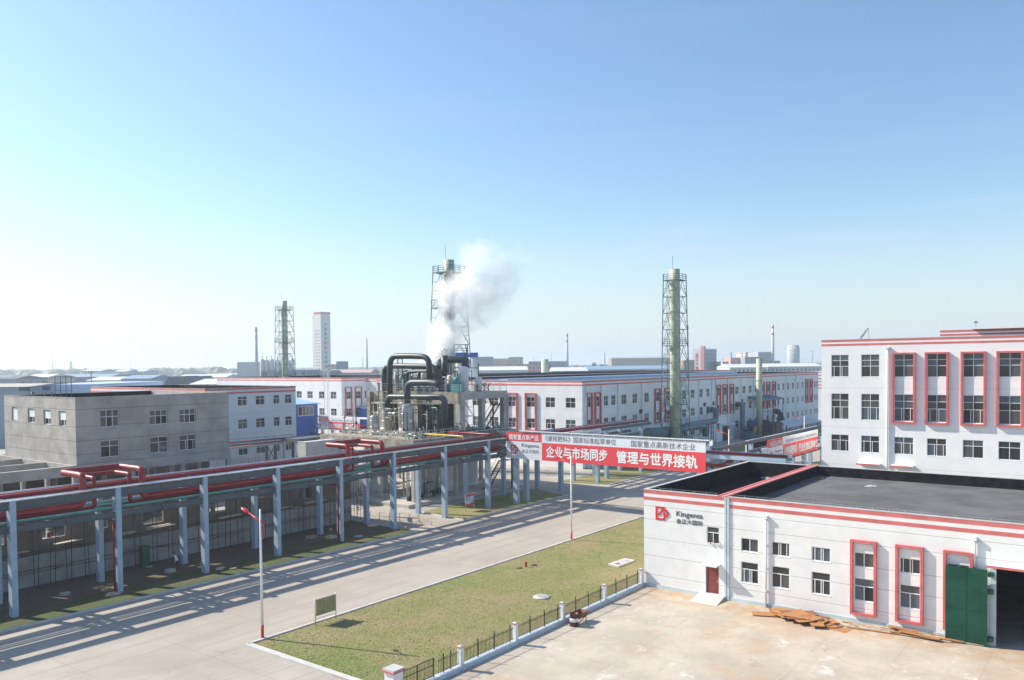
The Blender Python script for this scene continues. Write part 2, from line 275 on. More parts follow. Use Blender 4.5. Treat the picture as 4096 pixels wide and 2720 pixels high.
# ---------------------------------------------------------------- mesh builder
class MB:
    def __init__(s): s.v = []; s.f = []; s.m = []; s.sm = []
    def add(s, vs, fs, mi=0, smooth=False):
        k = len(s.v); s.v += [tuple(v) for v in vs]
        for f in fs: s.f.append([k+i for i in f]); s.m.append(mi); s.sm.append(smooth)
        return s
    def box(s, x0, x1, y0, y1, z0, z1, mi=0):
        return s.add([(x0,y0,z0),(x1,y0,z0),(x1,y1,z0),(x0,y1,z0),(x0,y0,z1),(x1,y0,z1),(x1,y1,z1),(x0,y1,z1)],
                     [(0,3,2,1),(4,5,6,7),(0,1,5,4),(1,2,6,5),(2,3,7,6),(3,0,4,7)], mi)
    def quad(s, *p, mi=0): return s.add(p, [tuple(range(len(p)))], mi)
    def bar(s, p, q, a, b=None, mi=0):
        p, q = Vector(p), Vector(q); b = b or a; d = (q-p).normalized()
        x = d.cross(Vector((0,0,1))); x = x.normalized() if x.length > .01 else Vector((1,0,0)); y = x.cross(d)
        o = [x*a/2*i+y*b/2*j for i, j in ((-1,-1),(1,-1),(1,1),(-1,1))]
        return s.add([p+k for k in o]+[q+k for k in o], [(0,1,2,3),(7,6,5,4),(0,4,5,1),(1,5,6,2),(2,6,7,3),(3,7,4,0)], mi)
    def cyl(s, p, q, r0, r1=None, n=16, mi=0, cap=True, smooth=True):
        p, q = Vector(p), Vector(q); r1 = r0 if r1 is None else r1; d = (q-p).normalized()
        x = d.cross(Vector((0,0,1))); x = x.normalized() if x.length > .01 else Vector((1,0,0)); y = x.cross(d)
        c = [(x*math.cos(t)+y*math.sin(t)) for t in (2*math.pi*i/n for i in range(n))]
        s.add([p+k*r0 for k in c]+[q+k*r1 for k in c], [(i, (i+1)%n, n+(i+1)%n, n+i) for i in range(n)], mi, smooth)
        if cap:
            s.add([p+k*r0 for k in c], [tuple(range(n))[::-1]], mi); s.add([q+k*r1 for k in c], [tuple(range(n))], mi)
        return s
    def tube(s, pts, r, n=12, bend=None, mi=0, seg=5):
        pts = [Vector(p) for p in pts]; bend = r*1.8 if bend is None else bend; path = [pts[0]]
        for i in range(1, len(pts)-1):
            a, b, c = pts[i-1], pts[i], pts[i+1]
            d1, d2 = (a-b), (c-b); k = min(bend, d1.length*.48, d2.length*.48)
            if k < 1e-4: path.append(b); continue
            A, Cc = b+d1.normalized()*k, b+d2.normalized()*k
            for j in range(seg+1):
                t = j/seg; path.append(A*(1-t)**2+b*2*t*(1-t)+Cc*t*t)
        path.append(pts[-1]); rings = []; x = None
        for i, p in enumerate(path):
            d = (path[min(i+1, len(path)-1)]-path[max(i-1, 0)]).normalized()
            if x is None:
                x = d.cross(Vector((0,0,1))); x = x if x.length > .05 else d.cross(Vector((1,0,0)))
            x = (x-d*x.dot(d)).normalized(); y = d.cross(x)
            rings.append([p+(x*math.cos(2*math.pi*k/n)+y*math.sin(2*math.pi*k/n))*r for k in range(n)])
        vs = [v for q in rings for v in q]; fs = []
        for i in range(len(rings)-1):
            for k in range(n): fs.append((i*n+k, i*n+(k+1)%n, (i+1)*n+(k+1)%n, (i+1)*n+k))
        s.add(vs, fs, mi, True); s.add(rings[0], [tuple(range(n))[::-1]], mi); return s.add(rings[-1], [tuple(range(n))], mi)
    def lathe(s, c, prof, n=20, mi=0, smooth=True):
        cx, cy, cz = c; vs = []
        for r, z in prof: vs += [(cx+r*math.cos(2*math.pi*k/n), cy+r*math.sin(2*math.pi*k/n), cz+z) for k in range(n)]
        fs = [(i*n+k, i*n+(k+1)%n, (i+1)*n+(k+1)%n, (i+1)*n+k) for i in range(len(prof)-1) for k in range(n)]
        s.add(vs, fs, mi, smooth); m = len(vs)-n
        s.add(vs[:n], [tuple(range(n))[::-1]], mi); return s.add(vs[m:], [tuple(range(n))], mi)
    def prism(s, poly, z0, z1, mi=0):
        n = len(poly)
        return s.add([(x, y, z0) for x, y in poly]+[(x, y, z1) for x, y in poly],
                     [tuple(range(n))[::-1], tuple(range(n, 2*n))]+[(i, (i+1)%n, n+(i+1)%n, n+i) for i in range(n)], mi)
    def facade(s, ax, c, a0, a1, z0, z1, ops, depth=.14, mi=0):
        """flat wall on axis ax (0: x=c facing -x, 1: y=c facing -y) with real openings and reveals"""
        P = (lambda a, z, d=0: (c+d, a, z)) if ax == 0 else (lambda a, z, d=0: (a, c+d, z))
        ops = [(min(o[0], o[1]), max(o[0], o[1]), o[2], o[3]) for o in ops]
        A = sorted({a0, a1, *[o[0] for o in ops], *[o[1] for o in ops]}); A = [a for a in A if a0 <= a <= a1]
        for i in range(len(A)-1):
            m = (A[i]+A[i+1])/2; cuts = sorted([(o[2], o[3]) for o in ops if o[0] < m < o[1]]); z = z0
            for l, h in cuts:
                if l > z: s.quad(P(A[i], z), P(A[i+1], z), P(A[i+1], l), P(A[i], l), mi=mi)
                z = max(z, h)
            if z < z1: s.quad(P(A[i], z), P(A[i+1], z), P(A[i+1], z1), P(A[i], z1), mi=mi)
        for a, b, l, h in ops:
            for p, q in (((a,l),(b,l)),((b,l),(b,h)),((b,h),(a,h)),((a,h),(a,l))):
                s.quad(P(*p), P(*q), P(*q, depth), P(*p, depth), mi=mi)
        return s
    def mesh(s, name, mats, off=(0,0,0)):
        me = bpy.data.meshes.new(name); o = Vector(off)
        me.from_pydata([Vector(v)-o for v in s.v], [], s.f)
        for m in (mats if isinstance(mats, (list, tuple)) else [mats]): me.materials.append(m)
        me.polygons.foreach_set('material_index', s.m); me.polygons.foreach_set('use_smooth', s.sm)
        bm = bmesh.new(); bm.from_mesh(me); bmesh.ops.remove_doubles(bm, verts=bm.verts, dist=1e-5)
        bmesh.ops.recalc_face_normals(bm, faces=bm.faces); bm.to_mesh(me); bm.free(); me.update(); return me
    def build(s, name, mats, parent=None):
        off = ORG.get(parent.name, Vector()) if parent else Vector()
        o = bpy.data.objects.new(name, s.mesh(name, mats, off)); COL.objects.link(o)
        if parent: o.parent = parent; ORG[o.name] = off
        return o
ORG = {}
def tag(o, label=None, cat=None, group=None, kind=None):
    if label: o['label'] = label
    if cat: o['category'] = cat
    if group: o['group'] = group
    if kind: o['kind'] = kind
    return o
def thing(name, label, cat, loc=(0,0,0), group=None):
    o = bpy.data.objects.new(name, None); COL.objects.link(o); o.location = loc; o.empty_display_size = .3
    ORG[o.name] = Vector(loc); return tag(o, label, cat, group)
def solo(mb, name, mats, label, cat, group=None):
    """a thing that is one mesh: its origin at its base"""
    xs = [v[0] for v in mb.v]; ys = [v[1] for v in mb.v]; zs = [v[2] for v in mb.v]
    off = Vector(((min(xs)+max(xs))/2, (min(ys)+max(ys))/2, min(zs)))
    o = bpy.data.objects.new(name, mb.mesh(name, mats, off)); o.location = off; COL.objects.link(o)
    ORG[o.name] = off; return tag(o, label, cat, group)
def struct(mb, name, m, kind='structure'):
    o = mb.build(name, m); o['kind'] = kind; return o
def inst(name, me, parent, loc, rot=(0,0,0), sc=(1,1,1)):
    o = bpy.data.objects.new(name, me); COL.objects.link(o); o.parent = parent
    o.location = Vector(loc)-ORG.get(parent.name, Vector()); o.rotation_euler = rot; o.scale = sc; ORG[o.name] = ORG.get(parent.name, Vector()); return o
def kids(o): return list(o.children)
def dup(root, loc, label, rz=0, sc=1.0, group=None):
    r = root.copy(); COL.objects.link(r); r.location = loc; r.rotation_euler = (0, 0, rz); r.scale = (sc,)*3
    r['label'] = label
    if group: r['group'] = group
    for ch in kids(root):
        c = ch.copy(); COL.objects.link(c); c.parent = r
        for g in kids(ch):
            d = g.copy(); COL.objects.link(d); d.parent = c
    ORG[r.name] = Vector(loc); return r

# ---------------------------------------------------------------- lettering
def _l(): pass
def lettering(s, ax, c, a_left, a_right, z0, z1, m, parent, bold=0.0, depth=.02, name='lettering'):
    """text fitted to a rectangle on a wall: ax 0 = wall x=c seen from -x (left is larger y), ax 1 = wall y=c seen from -y"""
    cu = bpy.data.curves.new('t', 'FONT'); cu.body = s; cu.size = 1; cu.resolution_u = 2
    o = bpy.data.objects.new('t', cu); COL.objects.link(o)
    me = bpy.data.meshes.new_from_object(o); bpy.data.objects.remove(o)
    xs = [v.co.x for v in me.vertices]; ys = [v.co.y for v in me.vertices]
    x0, x1, y0, y1 = min(xs), max(xs), min(ys), max(ys); off = ORG.get(parent.name, Vector())
    for v in me.vertices:
        a = a_left+(v.co.x-x0)/(x1-x0)*(a_right-a_left); z = z0+(v.co.y-y0)/(y1-y0)*(z1-z0)
        v.co = Vector((c-depth, a, z) if ax == 0 else (a, c-depth, z))-off
    if bold:
        bm = bmesh.new(); bm.from_mesh(me); sx = bold*abs(z1-z0)*1.1
        for i, (da, dz) in enumerate(((-1, 0), (1, 0), (0, 1), (0, -1))):
            g = bmesh.ops.duplicate(bm, geom=[f for f in bm.faces if f.tag is False][:len(me.polygons)])
            vs_ = [e for e in g['geom'] if isinstance(e, bmesh.types.BMVert)]
            dv = (Vector((-.0015*(i+1), da*sx, dz*sx)) if ax == 0 else Vector((da*sx, -.0015*(i+1), dz*sx)))
            for v in vs_: v.co += dv
        bm.to_mesh(me); bm.free()
    me.materials.clear(); me.materials.append(m); me.name = name
    q = bpy.data.objects.new(name, me); COL.objects.link(q); q.parent = parent; ORG[q.name] = off
    if depth > .03:
        sd = q.modifiers.new('thickness', 'SOLIDIFY'); sd.thickness = depth*.8; sd.offset = 0
    return q

# ---------------------------------------------------------------- windows (shared meshes)
WC = {}
def winmesh(wd, h, rows, k):
    key = (round(wd, 2), round(h, 2), rows, k)
    if key in WC: return WC[key]
    rnd = random.Random(sum(ord(c_)*(i_+1) for i_, c_ in enumerate(str(key))))
    fr, gl = MB(), MB(); t = .055; y0, y1 = .035, .10
    fr.box(0, wd, y0, y1, 0, t); fr.box(0, wd, y0, y1, h-t, h); fr.box(0, t, y0, y1, t, h-t); fr.box(wd-t, wd, y0, y1, t, h-t)
    fr.box(-.04, wd+.04, -.04, .03, -.05, -.003)
    z = h-t; H = h-2*t; n = len(rows)
    for i, (f, c) in enumerate(rows):
        zb = z-H*f if i < n-1 else t
        if i < n-1: fr.box(t, wd-t, y0, y1, zb-t/2, zb+t/2)
        for j in range(1, c):
            x = t+(wd-2*t)*j/c; fr.box(x-t*.5, x+t*.5, y0+.002, y1-.002, zb+(t/2 if i < n-1 else 0), z-(t/2 if i else 0))
        for j in range(c):
            xa, xb = t+(wd-2*t)*j/c, t+(wd-2*t)*(j+1)/c
            mi = rnd.choice([0, 0, 1, 1, 2]) if i < n-1 else rnd.choice([0, 1, 1, 3, 2])
            dy = rnd.uniform(-.008, .008)
            gl.add([(xa, .075+dy, zb), (xb, .075-dy, zb), (xb, .075-dy, z), (xa, .075+dy, z)], [(0,1,2,3)], mi)
        if i == n-1 and rnd.random() < .4 and c == 2:   # a sash slid across the other
            x = t+(wd-2*t)*rnd.choice([.12, .36]); fr.box(x, x+t, y0-.01, y0-.001, t, z-.03); fr.box(x+(wd-2*t)*.48, x+(wd-2*t)*.48+t, y0-.01, y0-.001, t, z-.03)
        z = zb
    WC[key] = (fr.mesh('window', pvc), gl.mesh('pane', GL)); return WC[key]
def window(parent, ax, c, a, z0, wd, h, rows, k=None):
    """a = left edge as seen from outside"""
    k = random.randrange(4) if k is None else k
    fm, gm = winmesh(wd, h, rows, k); loc = (c+.02, a, z0) if ax == 0 else (a, c+.02, z0)
    o = inst('window', fm, parent, loc, (0, 0, R(-90)) if ax == 0 else (0, 0, 0))
    g = bpy.data.objects.new('pane', gm); COL.objects.link(g); g.parent = o; return o
SC = {}
def surround(parent, ax, c, a, z0, wd, h, t=.2, d=.32):
    key = (round(wd, 2), round(h, 2))
    if key not in SC:
        m = MB(); m.box(0, t, -d, -.002, 0, h); m.box(wd-t, wd, -d, -.002, 0, h); m.box(t, wd-t, -d, -.002, 0, t*.9); m.box(t, wd-t, -d, -.002, h-t*.9, h)
        SC[key] = m.mesh('window_surround', frame_red)
    return inst('window_surround', SC[key], parent, (c, a, z0) if ax == 0 else (a, c, z0), (0, 0, R(-90)) if ax == 0 else (0, 0, 0))
CROSS = ((.45, 2), (.55, 2)); THREE = ((.25, 2), (.27, 2), (.48, 2)); TRANS = ((.33, 2), (.67, 2)); TWO = ((1.0, 2),); TR1 = ((.34, 1), (.66, 2))

def shell(parent, u0, u1, v0, v1, H, wm, front=(), side=(), bands=True, floor=None, roofd=.9, depth=.14, par=.24, rm=None, fm=None):
    m = MB(); m.facade(0, u0, v0, v1, 0, H, front, depth); m.facade(1, v0, u0, u1, 0, H, side, depth)
    m.quad((u1, v0, 0), (u1, v1, 0), (u1, v1, H), (u1, v0, H)); m.quad((u0, v1, 0), (u1, v1, 0), (u1, v1, H), (u0, v1, H))
    m.build('wall', wm, parent)
    zf = H-roofd; r = MB(); t = par
    r.quad((u0+t, v0+t, zf), (u1-t, v0+t, zf), (u1-t, v1-t, zf), (u0+t, v1-t, zf), mi=1)
    for p, q in (((u0+t, v0+t), (u1-t, v0+t)), ((u1-t, v0+t), (u1-t, v1-t)), ((u1-t, v1-t), (u0+t, v1-t)), ((u0+t, v1-t), (u0+t, v0+t))):
        r.quad((*p, zf), (*q, zf), (*q, H), (*p, H))
    r.build('roof', [rm or membrane, fm or membrane_grey], parent)
    c = MB(); e = .03
    for x0, x1, y0, y1 in ((u0-e, u1+e, v0-e, v0+t), (u0-e, u1+e, v1-t, v1+e), (u0-e, u0+t, v0+t, v1-t), (u1-t, u1+e, v0+t, v1-t)):
        c.box(x0, x1, y0, y1, H, H+.05)
    c.build('coping', cap_grey, parent)
    if bands:
        b = MB()
        for za, zb in ((H-.28, H-.002), (H-.84, H-.56)):
            b.box(u0-.012, u0-.001, v0-.012, v1, za, zb); b.box(u0-.001, u1, v0-.012, v0-.001, za, zb)
        b.build('painted_band', red_paint, parent)

# ---------------------------------------------------------------- ground, roads, lawns
struct(MB().quad((-3000, -6000, 0), (9000, -6000, 0), (9000, 9000, 0), (-3000, 9000, 0)), 'ground', MT['plain'])
struct(MB().quad((-20, -80, .004), (275, -80, .004), (275, 260, .004), (-20, 260, .004)), 'works_yard', MT['works'])
struct(MB().quad((-40, 45.4, .012), (330, 45.4, .012), (330, 61.5, .012), (-40, 61.5, .012)), 'main_road', MT['road'])
struct(MB().quad((88.2, -60, .008), (104, -60, .008), (104, 45.4, .008), (88.2, 45.4, .008)), 'side_road', MT['road'])
struct(MB().quad((94.2, 61.5, .008), (104, 61.5, .008), (102.5, 110, .008), (93.2, 110, .008)), 'side_road', MT['road'])
struct(MB().quad((64.3, 61.5, .008), (71.6, 61.5, .008), (71.6, 130, .008), (64.3, 130, .008)), 'service_lane', MT['road'])
struct(MB().quad((8, -40, .008), (31.0, -40, .008), (31.0, 45.4, .008), (8, 45.4, .008)), 'forecourt', MT['road'])
struct(MB().quad((31.0, -40, .008), (58.7, -40, .008), (58.7, 31.3, .008), (31.0, 31.3, .008)), 'yard', MT['yard'])
def lawn(poly, m='lawn', z=.07, name='lawn'):
    return struct(MB().prism(poly, .0, z), name, MT[m])
lawn([(31.45, 31.75), (31.55, 45.25), (88, 45.25), (88, 31.55)])
lawn([(71.9, 61.8), (93.2, 61.8), (95.2, 69.5), (73.0, 69.5)])
lawn([(105.2, 62.0), (118, 62.3), (250, 62.3), (250, 70), (103.6, 70)])
lawn([(105, 28), (105, 44.9), (250, 44.9), (250, 28)])
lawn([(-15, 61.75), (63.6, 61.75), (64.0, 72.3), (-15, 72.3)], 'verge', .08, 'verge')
g_ = MB(); rg = random.Random(4)
for i in range(30000):
    t_ = rg.random(); x = 31.5+54*t_**1.25; y = rg.uniform(31.75, 45.35)
    if (x-51)**2+(y-36.1)**2 < .5 or (62.3 < x < 65.6 and 35.7 < y < 37.2): continue
    a = rg.uniform(0, 6.28); s_ = rg.uniform(.03, .07); h = rg.uniform(.005, .035); dx, dy = math.cos(a)*s_, math.sin(a)*s_
    k_ = len(g_.v); g_.v += [(x-dx, y-dy, .066), (x+dx, y+dy, .066), (x+dy*.6, y-dx*.6, .07+h)]; g_.f.append([k_, k_+1, k_+2]); g_.m.append(0); g_.sm.append(False)
me_ = bpy.data.meshes.new('grass'); me_.from_pydata(g_.v, [], g_.f); me_.materials.append(MT['lawn']); o_ = bpy.data.objects.new('grass', me_); COL.objects.link(o_); o_['kind'] = 'stuff'
k = MB()
for p, q in (((31.2, 31.2), (31.3, 45.5)), ((31.3, 45.5), (88.2, 45.5)), ((-15, 61.62), (63.8, 61.62)), ((71.7, 61.62), (93.6, 61.62)),
             ((93.6, 61.62), (95.4, 69.4)), ((71.7, 61.62), (72.6, 69.5)), ((104.8, 61.8), (117, 62.15)), ((117, 62.15), (250, 62.15)), ((105, 45.1), (250, 45.1))):
    wd = .42 if p[0] < 31.3 and q[0] < 31.5 else .22
    k.bar((*p, .07), (*q, .07), wd, .14)
struct(k, 'kerb', MT['kerb'])

# ================================================================ workshop (front right)
U = 58.74
wk = thing('workshop', 'white two storey workshop with red bands, green gate and black lined flat roof', 'factory building', (U, 15, 0))
Hw = 7.84
front_ops = []; wins = []
wins.append((25.96, 4.17, 1.01, 1.28, TR1))
for a, wd in ((23.24, 1.33), (20.92, 1.32), (18.05, 1.31), (15.17, 1.3), (12.27, 1.28), (9.43, 1.28)):
    wins.append((a, 3.9, wd, 1.0, TWO)); wins.append((a, 1.55, wd, 1.57, TR1))
for a, z, wd, h, rw in wins: front_ops.append((a-wd, a, z, z+h))
front_ops += [(25.0, 26.05, .3, 2.42), (2.4, 6.68, 0, 4.95)]
m = MB(); m.facade(0, U, -6, 31.36, 0, Hw, front_ops, .16)
m.quad((U, 31.36, 0), (81.3, 31.36, 0), (81.3, 31.36, Hw), (U, 31.36, Hw)); m.quad((81.3, -6, 0), (81.3, 31.36, 0), (81.3, 31.36, Hw), (81.3, -6, Hw))
m.quad((U, -6, 0), (81.3, -6, 0), (81.3, -6, Hw), (U, -6, Hw))
m.build('wall', white, wk)
for i, (a, z, wd, h, rw) in enumerate(wins): window(wk, 0, U, a, z, wd, h, rw, i % 4)
r = MB()
for v0, v1, zf, fm in ((25.05, 31.12, 6.3, 0), (-5.8, 24.3, 6.95, 1)):
    r.quad((U+.24, v0, zf), (81.06, v0, zf), (81.06, v1, zf), (U+.24, v1, zf), mi=fm)
    for p, q in (((U+.24, v0), (81.06, v0)), ((81.06, v0), (81.06, v1)), ((81.06, v1), (U+.24, v1)), ((U+.24, v1), (U+.24, v0))):
        r.quad((*p, zf), (*q, zf), (*q, Hw), (*p, Hw))
r.build('roof', [membrane, membrane_grey], wk)
c = MB(); c.box(U-.03, U+.26, -6, 24.28, Hw, Hw+.05); c.box(U-.03, U+.26, 25.07, 31.39, Hw, Hw+.05); c.box(81.04, 81.33, -6, 24.28, Hw, Hw+.05); c.box(81.04, 81.33, 25.07, 31.39, Hw, Hw+.05); c.box(U+.26, 81.04, 31.1, 31.39, Hw, Hw+.05)
c.build('coping', cap_grey, wk)
c = MB(); c.box(U-.03, 81.3, 24.3, 24.52, Hw+.0, Hw+.09); c.box(U-.03, 81.3, 24.83, 25.05, Hw+.0, Hw+.09); tag(c.build('dividing_parapet', red_paint, wk), 'red painted dividing parapet between two roof levels')
MB().box(U-.03, 81.3, 24.52, 24.83, Hw, Hw+.05).build('expansion_joint_cover', mat('faded_pink', (.58, .32, .31), .8, grime=.2), wk)
b = MB()
for za, zb in ((7.56, 7.835), (7.03, 7.29)): b.box(U-.012, U-.001, -6, 24.1, za, zb); b.box(U-.012, U-.001, 24.55, 31.37, za, zb)
b.build('painted_band', red_paint, wk)
m = MB(); m.box(U-.05, U-.001, 2.3+4.45, 24.95, .0, .28); m.box(U-.05, U-.001, 26.1, 31.4, 0, .28); m.build('plinth', plinth_m, wk)
m = MB(); m.box(U-.10, U-.013, 24.14, 24.29, 0, 7.8); m.box(U-.10, U-.013, 24.36, 24.51, 0, 7.8)
for z in (1.5, 3, 4.5, 6): m.box(U-.12, U-.101, 24.1, 24.55, z, z+.05)
m.build('expansion_joint', mat('joint_metal', (.55, .66, .70), .4, .3, streak=.3), wk)
for v, zb, zt in ((21.3, 0, 6.55), (7.87, 4.7, 6.6)):
    m = MB(); m.cyl((U-.13, v, zb), (U-.13, v, zt), .075, n=12); m.box(U-.26, U-.005, v-.13, v+.13, zt-.02, zt+.22)
    for z in (1.2, 2.9, 4.6):
        if z > zb: m.box(U-.21, U-.002, v-.09, v+.09, z, z+.04)
    m.build('drainpipe', drain, wk)
for a in (15.38, 12.5, 9.63): surround(wk, 0, U, a, .6, 1.7, 5.17, .17, .25)
# door, canopy, ramp
m = MB(); m.box(U+.10, U+.15, 25.04, 26.01, .32, 2.38)
for z0, z1 in ((.5, 1.25), (1.36, 1.52), (1.64, 2.25)): m.box(U+.085, U+.099, 25.14, 25.9, z0, z1)
d = m.build('door', door_red, wk); MB().box(U+.04, U+.084, 25.1, 25.14, 1.2, 1.38).build('handle', galv, d)
MB().box(U-.85, U-.002, 24.85, 26.15, 2.55, 2.66).build('door_canopy', fence_white, wk)
m = MB(); m.add([(U-1.95, 26.6, .01), (U-1.95, 24.35, .01), (U-.003, 24.5, .29), (U-.003, 26.45, .29), (U-1.95, 26.6, 0), (U-1.95, 24.35, 0), (U-.003, 24.5, 0), (U-.003, 26.45, 0)], [(0,1,2,3),(4,5,1,0),(5,6,2,1),(6,7,3,2),(7,4,0,3),(4,7,6,5)])
m.build('door_ramp', mat('ramp_concrete', (.55, .54, .50), .85, var=.08), wk)
# gate
m = MB(); m.box(58.25, 58.31, 7.1, 9.45, .12, 4.88)
for z in (1.05, 2.2, 3.4): m.box(58.236, 58.249, 7.1, 9.45, z-.03, z+.03)
m.box(58.236, 58.249, 8.25, 8.31, .12, 4.88)
g = m.build('gate_leaf', green_gate, wk)
for z in (.35, 3.35, 4.45):
    MB().box(58.3, U-.003, 6.80, 7.09, z, z+.26).build('hinge', green_gate, g)
MB().box(U-.04, U-.004, 6.69, 7.0, 0, 4.95).build('gate_post', curb_blue, wk)
m = MB(); m.box(U-.75, U-.003, 2.0, 7.14, 5.12, 5.24); m.build('gate_canopy', fence_white, wk)
MB().box(U-.765, U-.751, 2.0, 7.14, 5.10, 5.25).build('canopy_edge', red_paint, wk)
MB().quad((U+.2, -5.8, .02), (81, -5.8, .02), (81, 31, .02), (U+.2, 31, .02)).build('floor', conc2, wk)
m = MB(); pts = [v*1.0 for v in range(5, 31)]
for v in pts:
    if abs(v-24.6) > .6: m.bar((U+.1, v, Hw+.05), (U+.1, v, Hw+.22), .02)
m.bar((U+.1, -5, Hw+.21), (U+.1, 24.2, Hw+.21), .015); m.bar((U+.1, 25.1, Hw+.21), (U+.1, 31.3, Hw+.21), .015)
m.build('lightning_strip', galv, wk)
# emblem and lettering
def emblem(parent, ax, c, a, z, s, m1, dpt=.05):
    """red open square with a ribbon leaving it at the right; a = left edge, z = bottom, s = size"""
    def poly(pts, d):
        f = MB(); n = len(pts)
        P = (lambda x, y, q: (c-q, a-x*s, z+y*s)) if ax == 0 else (lambda x, y, q: (a+x*s, c-q, z+y*s))
        f.add([P(x, y, .008) for x, y in pts]+[P(x, y, d) for x, y in pts], [tuple(range(n)), tuple(range(n, 2*n))]+[(i, (i+1)%n, n+(i+1)%n, n+i) for i in range(n)]); return f
    mb = MB()
    def addp(pts, d=dpt):
        q = poly(pts, d); mb.add(q.v, q.f)
    addp([(0, 0), (.13, .13), (.13, .87), (0, 1)])
    addp([(0, 0), (.74, 0), (.80, .13), (.13, .13)]); addp([(0, 1), (.13, .87), (.80, .87), (.74, 1)])
    addp([(.13, .34), (.30, .34), (.62, .70), (.62, .86), (.50, .80)], dpt*1.2)
    arc = [(.78+.30*math.cos(t), .52+.30*math.sin(t)) for t in [math.pi*(.72-.072*i) for i in range(18)]]
    inn = [(.78+.16*math.cos(t), .52+.16*math.sin(t)) for t in [math.pi*(.72-.072*i) for i in range(18)]]
    for i in range(17): addp([arc[i], arc[i+1], inn[i+1], inn[i]], dpt*1.3)
    addp([(.66, .13), (.78, .13), (.78, .60), (.66, .60)], dpt*1.2)
    mb.build('emblem', m1, parent)
emblem(wk, 0, U, 30.3, 5.53, 1.06, logo_red)
lettering('Kingenta', 0, U, 28.49, 26.28, 5.86, 6.38, ink_grey, wk, .03, .02)
lettering('金正大国际', 0, U, 28.49, 26.30, 5.42, 5.79, ink_grey, wk, .03, .02)
for (n_, x, y, sz, mm, lab) in (('I', 1490, 1083, .45, cap_grey, 'small pale heap of roofing scraps by the dividing parapet'), ('I', 2035, 1085, .3, rust, 'tiny reddish scrap on the grey roof near the back parapet'), ('X', 3480, 1945, .5, cap_grey, 'pale mortar splash on the middle of the grey roof')):
    p = onz(n_, x, y, 6.33 if x == 1490 else 6.96); mq = MB(); rq = random.Random(x)
    for _ in range(6): a, b_ = rq.uniform(-sz, sz), rq.uniform(-sz, sz); mq.prism([(p.x+a+.28*math.cos(t_), p.y+b_+.28*math.sin(t_)) for t_ in (0, 1.2, 2.5, 3.9, 5.1)], p.z, p.z+rq.uniform(.03, .12 if sz < .5 else .05))
    solo(mq, 'roof_debris', mm, lab, 'debris')
# plants on the sill
for v, mm in ((25.62, terracotta), (25.12, fence_white)):
    m = MB(); m.cyl((U-.10, v, 4.14), (U-.10, v, 4.26), .045, .06, 10)
    pot = solo(m, 'potted_plant', mm, 'terracotta pot with a leafy plant on the upper window sill' if v > 25.5 else 'small white pot plant at the right end of the upper window sill', 'potted plant')
    l = MB(); rr = random.Random(3)
    for i in range(26):
        p = Vector((U-.10+rr.uniform(-.09, .09), v+rr.uniform(-.1, .1), 4.27+rr.uniform(0, .2))); q = Vector((rr.uniform(-1, 1), rr.uniform(-1, 1), rr.uniform(-.3, 1)))*.06
        l.quad(p, p+q, p+q+Vector((.02, -.03, .04)), p+Vector((.02, -.02, .05)))
    l.build('foliage', leaf_a, pot)

# ================================================================ office block (right)
UB = 100.0
ob = thing('office_block', 'white four storey office block with tall red framed windows at right', 'office building', (UB, 15, 0))
HB = 20.55
cols = [(28.42, 2.0, 0), (25.06, 2.0, 0), (21.51, 2.02, 1), (18.12, 1.95, 1), (14.60, 1.98, 1), (11.25, 2.03, 1), (7.9, 2.0, 1)]
ops = []
for a, wd, fr in cols:
    for z, h in ((16.2, 2.6), (11.2, 3.05), (7.45, 1.95), (3.0, 1.9)): ops.append((a-wd, a, z, z+h))
shell(ob, UB, 114, -12, 29.55, HB, white_b, ops, (), False)
b = MB()
for za, zb in ((HB-.24, HB-.002), (HB-.70, HB-.46)): b.box(UB-.012, UB-.001, -12, 29.55, za, zb)
b.build('painted_band', red_paint, ob)
for i, (a, wd, fr) in enumerate(cols):
    for j, (z, h, rw) in enumerate(((16.2, 2.6, THREE), (11.2, 3.05, THREE), (7.45, 1.95, TRANS), (3.0, 1.9, TRANS))): window(ob, 0, UB, a, z, wd, h, rw, (i*3+j) % 5)
    if fr: surround(ob, 0, UB, a+.2, 10.95, wd+.4, 8.0, .2, .35)
m = MB(); m.cyl((UB-.16, 22.2, 0), (UB-.16, 22.2, 19.5), .11, n=12); m.box(UB-.34, UB-.002, 22.0, 22.4, 19.4, 19.65); m.build('drainpipe', drain, ob)
for a, b_ in ((25.3, 22.9), (21.7, 19.4)):
    e = MB().box(UB-1.2, UB-.002, b_, a, 6.12, 6.26).build('entrance_canopy', fence_white, ob); MB().box(UB-1.215, UB-1.201, b_, a, 6.1, 6.27).build('canopy_edge', red_paint, e)
m = MB(); m.box(105, 112, -12, 17.7, 19.6, 21.5); m.build('penthouse', white_b, ob)
m = MB(); m.box(104.985, 104.999, -12, 17.7, 21.25, 21.48); m.box(104.985, 104.999, -12, 17.7, 20.85, 21.05); m.build('penthouse_band', red_paint, ob)
m = MB(); m.box(104.4, 112, -12, 14.4, 21.5, 21.75); m.build('penthouse_roof', white_b, ob)
m = MB(); p = Vector((105, 26.98, 19.65)); q = Vector((105, 25.5, 22.05)); m.bar(p, q, .07); m.bar(p+Vector((0, .5, 0)), q, .05); m.bar((105, 26.98, 19.65), (105, 27.6, 19.65), .15)
for i in range(4):
    t = i/4; m.bar(p.lerp(q, t)+Vector((0, .5*(1-t), 0)), p.lerp(q, t+.2), .04)
m.bar(q, q+Vector((0, -.1, -1.3)), .035); m.box(104.9, 105.1, 25.3, 25.5, 20.6, 20.75)
solo(m, 'roof_hoist', steel_tower, 'small steel jib hoist leaning out on the office roof', 'hoist')
